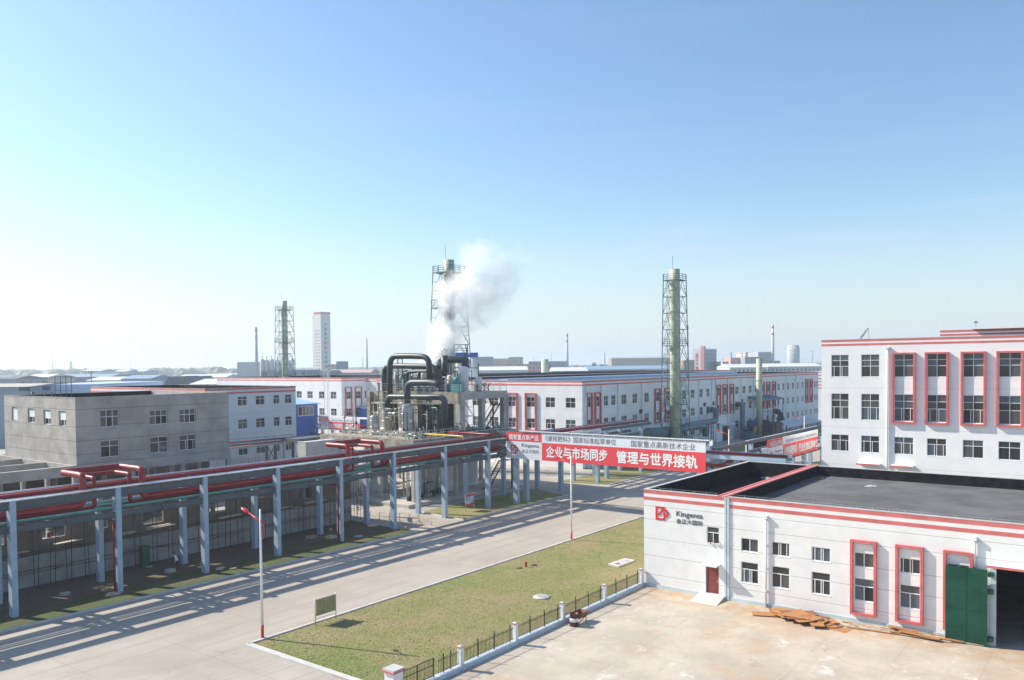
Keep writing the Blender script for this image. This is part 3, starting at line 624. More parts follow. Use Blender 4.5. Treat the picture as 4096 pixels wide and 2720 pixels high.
m = MB(); m.bar((106, 14.2, 21.76), (106, 14.2, 22.5), .05); m.bar((106, 13.9, 22.25), (106, 14.5, 22.3), .04); m.bar((105.8, 14.1, 22.4), (106.2, 14.3, 22.4), .04); m.box(105.9, 106.1, 14.05, 14.35, 22.3, 22.42)
solo(m, 'roof_antenna', steel_tower, 'small antenna mast standing on the office penthouse roof', 'antenna')

# ================================================================ long factory hall (centre to right)
UL, VL, HL = 118.4, 74.9, 15.1
hall = thing('factory_hall', 'very long white factory hall with two red bands behind the big banner', 'factory building', (UL, VL, 0))
front = []; side = []
fcols = [(82.55, 0), (78.3, 0), (90.95, 1), (86.75, 1)]+[(x, f) for x, f in ((95.2, 0), (99.4, 0), (103.6, 1), (107.8, 1), (112.0, 0), (116.2, 0), (120.4, 0), (124.3, 0))]
for a, fr in fcols:
    for z, h in ((10.43, 1.8), (6.65, 1.75), (2.7, 1.7)): front.append((a-2.0, a, z, z+h))
scols = [(125.6, 1.5, 0), (128.2, 1.5, 0), (131.9, 1.9, 0), (136.05, 1.9, 0), (140.8, 1.85, 0), (157.3, 1.9, 0), (161.5, 2.0, 0), (165.95, 1.75, 0), (169.6, 1.6, 0),
         (186.1, 2.1, 0), (190.5, 2.0, 0), (194.6, 1.9, 0), (198.6, 1.8, 0), (215.0, 1.6, 0), (218.8, 1.6, 0), (222.6, 1.6, 0), (226.5, 1.6, 0), (230.6, 1.6, 0), (234.7, 1.6, 0), (246.2, 1.5, 0), (248.4, 1.4, 0),
         (119.7, 1.5, 1), (122.5, 1.6, 1), (145.0, 2.0, 1), (149.4, 2.2, 1), (175.1, 1.7, 1), (178.6, 2.1, 1), (182.6, 1.9, 1), (202.6, 1.9, 1), (206.7, 2.0, 1), (210.9, 2.0, 1), (238.1, 1.8, 1), (242.0, 1.9, 1)]
for a, wd, fr in scols:
    for z, h in ((10.5, 1.85), (6.65, 1.75), (2.6, 1.7)):
        if z < 3 and (177 < a < 184 or 212 < a < 219): continue
        side.append((a, a+wd, z, z+h))
side.append((178.4, 182.2, 0, 3.4)); side.append((214.2, 217.2, 0, 3.6))
shell(hall, UL, 250.3, VL, 125.4, HL, white_lb, front, side)
i = 0
for a, fr in fcols:
    for z, h in ((10.43, 1.8), (6.65, 1.75), (2.7, 1.7)): i += 1; window(hall, 0, UL, a, z, 2.0, h, CROSS, i % 4)
    if fr: surround(hall, 0, UL, a+.2, 6.2, 2.4, 6.75)
for a, b_, z, zt in side:
    if b_-a < 2.5 or z > 1: i += 1; window(hall, 1, VL, a, z, b_-a, zt-z, CROSS, i % 4)
for a, wd, fr in scols:
    if fr: surround(hall, 1, VL, a-.2, 6.2, wd+.4, 6.85)
for a, b_, h in ((178.4, 182.2, 3.4), (214.2, 217.2, 3.6)):
    MB().box(a, b_, VL+.14, VL+.2, 0, h).build('loading_door', mat('maroon_door', (.09, .03, .03), .6), hall)
MB().box(177.8, 182.8, VL-1.4, VL-.002, 3.7, 3.9).build('door_canopy', fence_white, hall)
for x in (119.44, 124.54, 130.47, 139.45, 157.0, 165.53, 172.36, 174.47, 181.19, 189.33, 197.54, 221.43, 229.33):
    m = MB(); m.cyl((x, VL-.12, 0), (x, VL-.12, 14.2), .09, n=8); m.box(x-.15, x+.15, VL-.27, VL-.013, 14.1, 14.3); m.build('drainpipe', drain, hall)
for x in (139.1, 168.4, 173.0, 190.0, 200.3):
    m = MB(); m.cyl((x, VL-.25, 8.9), (x, VL-.003, 8.9), .45, n=14); m.build('exhaust_fan', steel_dark, hall)
m = MB()
for v in (84, 93, 102, 111, 119): m.cyl((122, v, 14.55), (247, v, 14.55), .22, n=8); 
m.build('roof_pipe', silver, hall)
m = MB(); m.box(125, 240, 96, 98, 14.2, 15.25); tag(m.build('roof_ridge_vent', blue_roof, hall), 'pale blue ridge ventilator')

# slit of building seen right of the hall, and roofs beyond it
e = thing('end_building', 'narrow white building end with red stripes beyond the long hall', 'building', (262, 68, 0))
c = onp('H', 2027, 1130, 0, 262)
m = MB(); m.box(262, 290, c.y-14, c.y+3, 0, 15); m.build('wall', white_lb, e)
m = MB()
for z in (14.6, 13.6, 12.6, 11.6, 10.6, 9.6): m.box(261.985, 261.999, c.y-14, c.y+3, z, z+.35)
m.build('painted_band', red_paint, e)
for z in (7, 4):
    for dy in (1, -1.5, -4, -6.5, -9): window(e, 0, 262, c.y+dy, z, 1.8, 1.7, CROSS, 1)

def simple_hall(name, label, u0, u1, v0, v1, H, wm, roofm=None, bands=True, wins=0):
    t = thing(name, label, 'factory building', (u0, v0, 0))
    fr = []; sd_ = []
    if wins:
        a = v0+3
        while a < v1-3: fr += [(a, a+2, z, z+1.8) for z in (2.7, 6.65, 10.43) if z+1.8 < H-1]; a += 4.6
        a = u0+3
        while a < u1-3: sd_ += [(a, a+2, z, z+1.8) for z in (2.7, 6.65, 10.43) if z+1.8 < H-1]; a += 4.6
        fr, sd_ = fr[:60], sd_[:60]
    shell(t, u0, u1, v0, v1, H, wm, fr, sd_, bands, fm=roofm)
    k = 0
    for a, b_, z, zt in fr: k += 1; window(t, 0, u0, b_, z, b_-a, zt-z, CROSS, k % 4)
    for a, b_, z, zt in sd_: k += 1; window(t, 1, v0, a, z, b_-a, zt-z, CROSS, k % 4)
    return t
simple_hall('factory_hall', 'long white factory hall with red bands in the second row behind the first hall', 140, 330, 134, 176, 15.0, white_lb, blue_roof)
simple_hall('factory_hall', 'low far factory hall with pale roof, third row behind the long hall', 180, 420, 190, 240, 14.2, white_lb, membrane_grey)

# ================================================================ hall behind the plant, at left of it
bk = thing('factory_hall', 'white hall with red bands and a steel ladder, behind the blue shed', 'factory building', (132, 152, 0))
fr = []; sd_ = []
for a in (169.1, 164.85, 160.4, 156.0, 173.4, 177.7, 182, 186.3, 190.6, 194.9): fr += [(a-2.05, a, z, z+1.75) for z in (10.15, 6.05, 2.4)]
for a, wd in ((133.25, 1.7), (136.4, 1.75), (139.5, 1.6), (143, 1.6), (147, 1.6), (151, 1.6)): sd_ += [(a, a+wd, z, z+1.8) for z in (10.1, 6.0, 2.4)]
shell(bk, 132, 175, 152, 204, 15.3, white_lb, fr, sd_)
k = 0
for a, b_, z, zt in fr: k += 1; window(bk, 0, 132, b_, z, b_-a, zt-z, CROSS, k % 4)
for a, b_, z, zt in sd_: k += 1; window(bk, 1, 152, a, z, b_-a, zt-z, CROSS, k % 4)
for a, wd in ((133.25, 1.7), (136.4, 1.75)): surround(bk, 1, 152, a-.2, 5.7, wd+.4, 7.3)
# steel ladder mast standing before it
m = MB(); b0 = onp('C', 1178, 1200, 0, 128); 
x0, y0 = b0.x, b0.y
for dx, dy in ((0, 0), (0, 1.1), (.9, .5)): m.bar((x0+dx, y0+dy, 0), (x0+dx, y0+dy, 16.8), .08)
for i in range(24): z = .7*i+.4; m.bar((x0, y0, z), (x0, y0+1.1, z), .05); m.bar((x0, y0, z), (x0+.9, y0+.5, z+.35), .04)
for i in range(5): m.bar((x0, y0-1+.8*i, 14.5), (x0, y0-1+.8*i, 17.2), .05)
m.bar((x0, y0-1, 17), (x0, y0+2.2, 17), .06); m.bar((x0, y0-1, 15.8), (x0, y0+2.2, 15.8), .06)
solo(m, 'steel_mast', galv, 'slim steel lattice mast standing before the white hall near the blue shed', 'mast')

# blue sheds
for lab, x0, x1, yt, yb, v, dep in (('bright blue sheet metal shed with a pale blue roof, left of the small banner', 800, 1085, 1058, 1235, 140, 14), ('small blue shed wall just left of the pipework plant', 1495, 1580, 1098, 1240, 150, 10)):
    a = onp('C', x0, yt, 1, v); b_ = onp('C', x1, yt+15, 1, v)
    t = thing('blue_shed', lab, 'shed', (a.x, v, 0))
    m = MB(); m.box(a.x, b_.x, v, v+dep, 0, b_.z); m.build('wall', blue_sheet, t)
    m = MB(); m.add([(a.x-.4, v-.5, b_.z+.05), (b_.x+.4, v-.5, b_.z+.05), (b_.x+.4, v+dep, b_.z+1.6), (a.x-.4, v+dep, b_.z+1.6), (a.x-.4, v-.5, b_.z+.2), (b_.x+.4, v-.5, b_.z+.2), (b_.x+.4, v+dep, b_.z+1.8), (a.x-.4, v+dep, b_.z+1.8)], [(0,1,2,3),(4,5,6,7),(0,1,5,4),(1,2,6,5),(2,3,7,6),(3,0,4,7)]); m.build('roof', blue_roof, t)
    if x0 < 900:
        p = onp('C', 905, 1185, 1, v); window(t, 1, v-.1, p.x, p.z, 4.0, 2.0, ((1.0, 4),), 2)

# ================================================================ white hall behind the grey building
wl = thing('factory_hall', 'bluish white shaded hall with red bands, directly right of the raw concrete building', 'factory building', (66, 105, 0))
sd_ = []
for a, wd in ((71.3, 1.6), (74.4, 1.6), (77.6, 1.1), (79.75, 1.25)): sd_ += [(a, a+wd, 12.35, 13.75), (a, a+wd, 8.9, 10.35), (a, a+wd, 5.0, 6.5)]
shell(wl, 66, 81.8, 105, 138.5, 15.0, mat('pale_blue_render', (.62, .67, .72), .75, var=.04, sc=.5, joints=(11.2, 8.2, 7.4), streak=.1, grime=.08), [(b_-2, b_, 10.4, 12.2) for b_ in (110, 115, 120, 125, 130, 135)], sd_)
for a in (110, 115, 120, 125, 130, 135): window(wl, 0, 66, a, 10.4, 2, 1.8, CROSS, 1)
for i, (a, b_, z, zt) in enumerate(sd_): window(wl, 1, 105, a, z, b_-a, zt-z, TRANS if b_-a > 1.4 else TR1, i % 4)

# ================================================================ unfinished concrete building (left)
cb = thing('concrete_building', 'unfinished raw concrete building on columns with black lined roof at left', 'building under construction', (38.9, 85, 0))
fr = [(98.55, 100.1, 12.3, 13.85), (94.3, 96.0, 12.25, 13.8), (90.5, 92.17, 12.2, 13.75), (87.05, 88.67, 12.15, 13.7)]
sd_ = [(41.4, 43.4, 11.95, 13.75), (46.75, 48.8, 11.87, 13.45), (50.2, 52.2, 11.85, 13.4), (41.4, 43.35, 8.8, 10.55), (46.75, 48.8, 8.75, 10.5), (50.2, 52.2, 8.75, 10.45)]
m = MB(); m.facade(0, 38.9, 85, 102.1, 8.3, 15.1, fr, .25); m.facade(1, 85, 38.9, 56.5, 8.3, 15.1, sd_, .25)
m.quad((56.5, 85, 8.3), (56.5, 102.1, 8.3), (56.5, 102.1, 15.1), (56.5, 85, 15.1)); m.quad((38.9, 102.1, 8.3), (56.5, 102.1, 8.3), (56.5, 102.1, 15.1), (38.9, 102.1, 15.1)); m.quad((38.9, 85, 8.3), (56.5, 85, 8.3), (56.5, 102.1, 8.3), (38.9, 102.1, 8.3))
m.build('wall', conc, cb)
r = MB(); r.quad((39.1, 85.2, 14.3), (56.3, 85.2, 14.3), (56.3, 101.9, 14.3), (39.1, 101.9, 14.3), mi=1)
for p, q, mi in (((39.1, 85.2), (56.3, 85.2), 0), ((56.3, 85.2), (56.3, 101.9), 1), ((56.3, 101.9), (39.1, 101.9), 0), ((39.1, 101.9), (39.1, 85.2), 0)): r.quad((*p, 14.3), (*q, 14.3), (*q, 15.1), (*p, 15.1), mi=mi)
r.build('roof', [membrane, conc2], cb)
c = MB()
for x0, x1, y0, y1 in ((38.87, 56.53, 84.97, 85.2), (38.87, 56.53, 101.9, 102.13), (38.87, 39.1, 85.2, 101.9), (56.3, 56.53, 85.2, 101.9)): c.box(x0, x1, y0, y1, 15.1, 15.14)
c.build('coping', conc2, cb)
FOURC = ((.40, 3), (.60, 3))
for i, (a, b_, z, zt) in enumerate(sd_): window(cb, 1, 85.1, a, z, b_-a, zt-z, FOURC if i < 3 else TRANS, (2, 2, 1, 3, 3, 3)[i])
pane_white = mat('pane_white', (.75, .76, .74), .6)
for i, (a, b_, z, zt) in enumerate(fr):
    window(cb, 0, 39.0, b_, z, b_-a, zt-z, TWO, 1)
    MB().box(39.0, 39.02, a+.08, b_-.08, z+(.1 if i == 0 else .62), zt-.12).build('window_panel', pane_white, cb)  # plain white panel across most of each window
b = MB()
b.box(4, 56.5, 84.8, 85.3, 7.25, 8.28)                     # edge beams
for v in (91, 97, 103): b.box(4, 38.85, v, v+.4, 7.55, 8.25)
for u in (38.55, 31.3, 24, 16.5, 9): b.box(u, u+.42, 85.32, 103.5, 7.5, 8.27)
b.build('edge_beam', conc2, cb)
for u in (9, 16.5, 24, 31.3, 38.5, 44.5, 50.3, 56.05):
    for v in (84.85, 91, 97, 103):
        MB().box(u+.01, u+.43, v+.01, v+.43, 0, 7.24 if v < 85 else 7.49).build('column', conc2, cb)
b = MB()
for v in (87.5, 93): b.box(8, 56.4, v, v+.35, 3.9, 4.5)
for u in (9.44, 16.94, 24.44, 31.74, 38.94, 44.94): b.box(u, u+.3, 88, 92.9, 3.95, 4.45)
b.build('floor_beam', conc2, cb)
MB().box(39, 56, 92, 103, 3.6, 3.88).build('floor_slab', conc2, cb)
m = MB(); m.box(2, 65.9, 104.0, 104.3, 0, 8.2); m.box(2, 2.3, 85, 104, 0, 7.2); m.build('shade_wall', mat('shade_concrete', (.14, .135, .125), .9, var=.3, grime=.4), cb)  # added wall, coloured dark for the shaded interior and raised against the sun
for i, (px, py, s) in enumerate(((440, 640, .3), (605, 680, .14), (703, 685, .14))):
    p = onp('P', px, py, 1, 103.4 if i == 0 else 100)
    solo(MB().cyl((p.x, p.y, 14.3), (p.x, p.y, 15.4), s*.6, s*.5, 8), 'roof_vent', steel_dark, ('short thick dark vent', 'thin dark vent pipe', 'second thin dark vent pipe to the right')[i]+' on the concrete building roof', 'vent')
# steel frame on roof edge
m = MB(); p = onp('A', 510, 235, 1, 101)
for i in range(4): m.bar((p.x+i*.62, 101, 14.3), (p.x+i*.62, 101, 17.2), .06)
for z in (15.5, 16.4, 17.15): m.bar((p.x, 101, z), (p.x+1.9, 101, z), .05)
solo(m, 'roof_frame', steel_dark, 'small dark steel pipe frame standing on the concrete building roof', 'frame')

# lower shaded wall with scaffolding behind the rack
sw = thing('site_wall', 'dark unfinished site wall with window holes behind the pipe rack', 'wall', (25, 72.4, 0))
hol = []
for (n, x0, y0, x1, y1) in (('B', 385, 100, 610, 235), ('B', 0, 170, 40, 320), ('A', 890, 1320, 1000, 1450), ('A', 1320, 1260, 1510, 1395), ('A', 1930, 1180, 2095, 1305), ('D', 460, 560, 585, 670)):
    a = onp(n, x0, y0, 1, 72.4); b_ = onp(n, x1, y1, 1, 72.4); hol.append((a.x, b_.x, min(b_.z, a.z), min(max(a.z, b_.z), 6.3)))
m = MB(); m.facade(1, 72.4, 12, 64.1, 0, 7.15, hol, .3, mi=0)
m.quad((64.1, 72.4, 0), (64.1, 84.5, 0), (64.1, 84.5, 4.2), (64.1, 72.4, 7.15))
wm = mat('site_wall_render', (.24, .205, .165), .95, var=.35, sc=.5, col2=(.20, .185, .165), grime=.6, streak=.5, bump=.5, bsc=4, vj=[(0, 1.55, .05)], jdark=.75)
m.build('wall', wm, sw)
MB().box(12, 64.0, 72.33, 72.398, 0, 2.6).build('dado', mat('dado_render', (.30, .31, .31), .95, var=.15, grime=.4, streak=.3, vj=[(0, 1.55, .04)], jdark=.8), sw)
b = MB()
for u in (16, 22.5, 29.3, 35.6, 42.4, 48.7, 55.4, 62.6): b.box(u, u+.5, 72.29, 72.396, 2.62, 7.15)
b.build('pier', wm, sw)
sf = thing('scaffolding', 'thin pole scaffolding along the dark site wall', 'scaffolding', (40, 71.4, 0))
m = MB(); rr = random.Random(5)
u = 12.5
while u < 66:
    for v in (71.2, 71.95): m.cyl((u+rr.uniform(-.08, .08), v, 0), (u+rr.uniform(-.15, .15), v, 6.4+rr.uniform(-.5, .7)), .03, n=6)
    m.cyl((u, 71.1, 3.0+rr.uniform(-.1, .1)), (u, 72.3, 3.0), .025, n=5); m.cyl((u, 71.1, 5.0), (u, 72.3, 5.0), .025, n=5)
    u += rr.uniform(1.2, 1.7)
m.build('standard', scaf, sf)
m = MB()
for z in (1.5, 2.95, 4.9):
    u = 12
    while u < 66: L = rr.uniform(4, 6.5); m.cyl((u, 71.15, z+rr.uniform(-.08, .08)), (u+L, 71.15, z+rr.uniform(-.12, .12)), .028, n=6); m.cyl((u, 71.9, z), (u+L, 71.9, z+.05), .028, n=6); u += L*.9
m.build('ledger', scaf, sf)
for (n, x, y, L) in (('B', 620, 290, 2.2), ('B', 1180, 210, 1.3), ('B', 1470, 150, 2.4), ('B', 2120, 55, 2.4), ('B', 180, 395, 1.0), ('D', 310, 762, 1.8), ('D', 430, 762, .8), ('D', 100, 665, .9), ('D', 590, 705, 3.0)):
    p = onp(n, x, y, 1, 71.5); mm = MB()
    for j in range(3): a = rr.uniform(-.07, .07); mm.bar((p.x-L/2+rr.uniform(-.2, .2), 71.25+j*.22, p.z+a), (p.x+L/2+rr.uniform(-.2, .2), 71.25+j*.22, p.z+a*.5+.04), .16, .04)
    mm.build('plank', wood_pale, sf)
# open scaffold corner right of the wall, with green net
m = MB()
g0 = [(65.1, 72.6), (64.9, 70.6), (68.9, 76.5), (67.2, 74.8), (66.1, 71.7)]
for x, y in g0: m.cyl((x, y, 0), (x, y, 6.6), .035, n=6)
for z in (1.2, 2.2, 3.2, 4.2, 5.2, 6.1):
    for a, b_ in ((0, 3), (3, 2), (1, 4), (4, 3)): m.cyl((*g0[a], z), (*g0[b_], z+.05), .03, n=6)
m.bar((*g0[0], 5.2), (*g0[3], 5.25), .5, .05)
so = solo(m, 'scaffold_frame', scaf, 'open scaffold frame at the end of the site wall, over the lane', 'scaffolding')
m = MB(); m.add([(66.9, 74.4, 6.0), (67.3, 75.0, 6.0), (67.2, 74.9, 4.2), (67.0, 74.6, 2.2), (66.85, 74.4, 3.5)], [(0,1,2,3,4)]); m.v = [(x, y, z) for x, y, z in m.v]
m.build('safety_net', mat('green_net', (.03, .12, .08), .8), so)
# sunlit dirt behind the wall
m = MB(); nx, ny = 60, 10
for j in range(ny):
    for i_ in range(nx):
        pass
vs = []; rr = random.Random(9)
for j in range(ny+1):
    for i_ in range(nx+1): vs.append((12+i_*.86, 73.2+j*1.1, max(0, 1.7*math.sin(math.pi*(j+.6)/(ny+1))+rr.uniform(-.3, .3))+.9*math.sin(i_*.37)))
m.add(vs, [(j*(nx+1)+i_, j*(nx+1)+i_+1, (j+1)*(nx+1)+i_+1, (j+1)*(nx+1)+i_) for j in range(ny) for i_ in range(nx)])
o = struct(m, 'dirt_heap', rubble_m)

# ---- slabs, rebar, walkway, grey tank between the concrete building and the plant
p1 = onp('R', 60, 495, 1, 97); p2 = onp('R', 1130, 405, 1, 97)
wt = thing('walkway', 'raised narrow steel walkway with pipes and railings before the bluish hall', 'walkway', (p1.x, 97, 0))
m = MB(); m.box(p1.x-6, p2.x, 97, 98.2, 7.0, 7.25); m.build('deck', conc2, wt)
m = MB(); u = p1.x-6
while u < p2.x: m.bar((u, 97.05, 7.25), (u, 97.05, 8.3), .05); u += 1.5
for z in (7.75, 8.28): m.bar((p1.x-6, 97.05, z), (p2.x, 97.05, z), .05)
m.build('railing', mat('blue_rail', (.16, .22, .30), .5), wt)
m = MB(); m.cyl((p1.x-6, 96.8, 7.45), (p2.x, 96.8, 7.45), .1, n=8); m.cyl((p1.x-6, 98.0, 7.7), (p2.x+5, 98.0, 7.7), .14, n=8); m.build('pipe', pipe_red, wt)
for f in (.55, .68, .95):
    x = p1.x+(p2.x-p1.x)*f; MB().box(x, x+.3, 97.3, 97.6, 0, 6.98).build('leg', steel_tower, wt)
m = MB(); x = p1.x+(p2.x-p1.x)*.55
m.bar((x+.3, 97.45, 4.8), (x+(p2.x-p1.x)*.13, 97.45, 4.8), .15); m.bar((x+.3, 97.45, 4.8), (x+(p2.x-p1.x)*.13, 97.45, 6.8), .08); m.bar((x+.3, 97.45, 6.8), (x+(p2.x-p1.x)*.13, 97.45, 4.8), .08); m.build('brace', steel_tower, wt)
gt = thing('concrete_basin', 'pale rounded concrete basin wall beside the walkway end', 'basin', (67, 85, 0))
cc = onz('R', 1265, 472, 8.0); cl_ = onp('R', 1140, 452, 0, cc.x)
m = MB(); m.box(cc.x, 75.0, cc.y, cl_.y, 0, 8.0); m.build('wall', mat('basin_render', (.55, .54, .50), .8, var=.08, grime=.25, streak=.4), gt)
m = MB(); m.box(cc.x-.05, 75.0, cc.y-.05, cc.y+.2, 8.001, 8.08); m.box(cc.x-.05, cc.x+.2, cc.y+.2, cl_.y, 8.001, 8.08); m.build('coping', pvc, gt)
sl = thing('concrete_slab', 'unfinished concrete slab with starter bars, below the bluish hall', 'slab', (56, 84, 0))
MB().box(56.6, 64, 80, 90, 5.2, 5.5).build('slab', conc2, sl)
for x, y in ((57, 80.3), (63.5, 80.3), (57, 89.5), (63.5, 89.5)): MB().box(x-.2, x+.2, y-.2, y+.2, 0, 5.19).build('column', conc2, sl)
m = MB(); rr = random.Random(4)
for i in range(34):
    x = 56.8+.21*i; m.cyl((x, 89.3, 5.5), (x+rr.uniform(-.05, .05), 89.3, 6.5+rr.uniform(0, .5)), .02, n=5)
for i in range(24): y = 80.3+.4*i; m.cyl((63.8, y, 5.5), (63.8, y+rr.uniform(-.05, .05), 6.5), .02, n=5)
m.build('starter_bars', rust, sl)

# ================================================================ pipe rack along the road
rk = thing('pipe_rack', 'long blue-grey pipe rack on columns carrying red pipes along the road', 'pipe rack', (24.9, 64.6, 0))
FC = [9.6, 17.25, 24.9, 32.62, 40.30, 47.93, 55.67, 63.24, 71.62, 79.78]
RC = [10, 17.8, 25.6, 33.4, 41.0, 48.65, 56.8, 63.45, 71.92, 80.87, 88.9]
for u in FC: MB().box(u-.21, u+.21, 64.3, 64.9, 0, 8.52).build('column', col_paint, rk)
for u in RC: MB().box(u-.21, u+.21, 68.9, 69.45, 0, 8.2).build('column', col_paint, rk)
def ibeam(m, u0, u1, v, z0, z1, w=.26):
    m.box(u0, u1, v-w/2, v+w/2, z1-.05, z1); m.box(u0, u1, v-w/2, v+w/2, z0, z0+.05); m.box(u0, u1, v-.04, v+.04, z0+.05, z1-.05)
for zb, zt in ((7.86, 8.40), (6.15, 6.65)):
    for a, b_ in zip([2.0]+FC, FC+[83.8]):
        m = MB(); ibeam(m, a+.215, b_-.215, 64.6, zb, zt); x = (a+b_)/2; m.box(x-.06, x+.06, 64.49, 64.559, zb+.05, zt-.05); m.build('beam', beam_paint, rk)
    for a, b_ in zip([2.0]+RC[:-1], RC): m = MB(); ibeam(m, a+.215, b_-.215, 69.15, zb-.05, zt-.05); m.build('beam', beam_paint, rk)
    for a, b_ in zip(FC, RC):
        m = MB(); x = (a+b_)/2; m.box(x-.12, x+.12, 64.92, 68.88, zb-.0, zt-.1); m.build('cross_beam', beam_paint, rk)
x0 = 2.0
def runs(v, z, r, mm, u0=2.0, u1=84.0, name='pipe', n=10): MB().cyl((u0, v, z), (u1, v, z), r, n=n).build(name, mm, rk)
runs(66.6, 8.58, .15, pipe_red); runs(67.3, 8.60, .15, mat('pipe_orange_red', (.34, .07, .035), .4, grime=.15)); runs(65.2, 8.50, .07, silver)
m = MB(); m.box(2, 83.6, 64.36, 64.85, 8.525, 8.55); m.build('glint_strip', galv, rk)  # bright strip added to imitate the sun glint along the beam top
runs(68.6, 8.55, .13, silver); runs(64.92, 8.47, .05, pvc, n=6); runs(65.05, 6.86, .12, pipe_teal); runs(67.6, 6.9, .16, pipe_teal); runs(68.4, 6.95, .12, silver); runs(66.9, 6.86, .10, pipe_teal)
m = MB()
zz = 7.38
for nm, v0, v1, z, zt, r, a, b_, c_, d_ in (('expansion_pipe', 65.45, 69.0, 7.40, 9.66, .26, 30.4, 35.2, 57.6, 62.5), ('return_pipe', 65.95, 68.3, 6.98, 9.3, .17, 31.5, 34.4, 58.7, 61.5)):
    pts = [(2, v0, z), (a, v0, z), (a, v0, zt), (a, v1, zt), (b_, v1, zt), (b_, v0, zt), (b_, v0, z), (c_, v0, z), (c_, v0, zt), (c_, v1, zt), (d_, v1, zt), (d_, v0, zt), (d_, v0, z), (83.6, v0, z)]
    MB().tube(pts, r, 14).build(nm, pipe_red, rk)
runs(66.0, 7.05, .22, pipe_red, 62.8, 83.7); runs(66.0, 7.05, .22, pipe_red, 2, 30); runs(66.0, 7.05, .22, pipe_red, 35.6, 57.2)
for u in (FC[3]-.35, FC[6]-.35):
    m = MB(); m.cyl((u, 64.5, 0), (u, 64.5, 5.9), .09, n=8); m.cyl((u, 64.5, 5.9), (u, 68, 5.9), .07, n=8); m.build('riser_pipe', pipe_red, rk)
m = MB(); m.tube([(84, 66.3, 9.0), (82.5, 66.3, 9.0), (82.5, 73.5, 9.0)], .14, 10); m.tube([(84, 66.9, 8.85), (83.3, 66.9, 8.85), (83.3, 72, 8.85)], .12, 10); m.build('branch_pipe', pipe_red, rk)
m = MB(); m.tube([(77.2, 66.4, 8.7), (77.2, 66.4, 9.15), (77.6, 73.4, 9.15)], .09, 8, .15); m.build('gas_pipe', pipe_yellow, rk)

# ---- bridge of the rack across the road, with the big banner
br = thing('pipe_bridge', 'pipe bridge crossing the road behind the big banner', 'pipe bridge', (85, 50, 0))
for u, v in ((84.1, 63.35), (86.3, 63.35), (84.1, 37.9), (86.3, 37.9)): MB().box(u-.3, u+.3, v-.3, v+.3, 0, 8.9).build('column', col_paint, br)
for zb, zt in ((8.92, 9.35), (6.0, 6.5)):
    for u in (84.35, 86.3): m = MB(); m.box(u-.12, u+.12, 37.2, 66.5, zb, zt); m.build('beam', beam_paint, br)
for zb, zt in ((7.55, 7.95), (6.05, 6.4)):
    for u in (84.35, 86.3): m = MB(); m.box(u-.12, u+.12, 28.5, 37.19, zb, zt); m.build('beam', col_paint, br)
m = MB(); v = 38.5
while v < 64: m.bar((84.35, v, 6.5), (84.35, v+2.4, 8.92), .1); m.bar((84.35, v+4.8, 6.5), (84.35, v+2.4, 8.92), .1); v += 4.8
m.build('truss', beam_paint, br)
for v_, z, r, mm in ((0, 8.15, .15, pipe_red), (.5, 8.1, .1, silver), (1.1, 8.12, .12, silver), (.2, 6.7, .2, pipe_red), (.9, 6.6, .15, silver)):
    MB().cyl((84.9+v_, 28.5, z), (84.9+v_, 66.3, z), r, n=10).build('pipe', mm, br)
def banner(name, label, ax, c, aL, aR, z0, z1, split, txt, big, ends=True):
    """aL/aR: left and right edges as seen; split: fraction of the logo panel"""
    lo = (c, min(aL, aR), z0) if ax == 0 else (min(aL, aR), c, z0)
    t = thing(name, label, 'banner', lo); sg = 1 if aR > aL else -1
    s_ = aL+(aR-aL)*split; zh = z0+(z1-z0)*.66
    def pan(n, a, b_, l, h, mm):
        m = MB(); a, b_ = min(a, b_), max(a, b_)
        (m.box(c, c+.12, a, b_, l, h) if ax == 0 else m.box(a, b_, c, c+.12, l, h)); return m.build(n, mm, t)
    q = pan('panel', aL, s_, zh, z1, banner_red); q['label'] = 'red top left panel'
    q2 = pan('panel', aL, s_, z0, zh, banner_white); q2['label'] = 'white panel with emblem'
    q3 = pan('panel', s_, aR, zh, z1, banner_white); q3['label'] = 'white upper strip'
    q4 = pan('panel', s_, aR, z0, zh, banner_red); q4['label'] = 'red lower strip'
    Lx = lambda f: aL+(aR-aL)*f
    H = z1-z0
    for s, f0, f1, g0_, g1_, mm, bd in txt:
        lettering(s, ax, c, Lx(f0), Lx(f1), z0+H*g0_, z0+H*g1_, mm, t, bd, .02)
    es = abs(aR-aL)*.034*1.25
    emblem(t, ax, c, Lx(split*.12), z0+H*.18, min(es, H*.34), logo_red, .02)
    return t
banner('banner', 'big red and white banner across the road bridge, nearest and largest', 0, 83.75, 64.6, 37.12, 5.95, 9.33, .203,
       [('国家重点新产品', .017, .185, .72, .92, ink_white, .02), ('Kingenta', .088, .187, .43, .59, ink_grey, .01), ('金正大国际', .088, .187, .24, .38, ink_grey, .0),
        ('《缓释肥料》国家标准起草单位', .222, .592, .73, .94, ink_grey, 0), ('国家重点高新技术企业', .665, .957, .71, .93, ink_grey, 0),
        ('企业与市场同步', .228, .548, .14, .55, ink_white, .03), ('管理与世界接轨', .595, .965, .12, .54, ink_white, .03)], 1)
tb = MB(); tb.box(83.62, 83.74, 36.4, 62.5, 9.5, 9.6); tb.box(83.62, 83.9, 36.3, 36.6, 9.0, 9.6)
v = 62
while v > 36.5: tb.bar((83.7, v, 9.34), (83.7, v, 9.5), .05); v -= 1.5
tb.build('handrail', pvc, br)
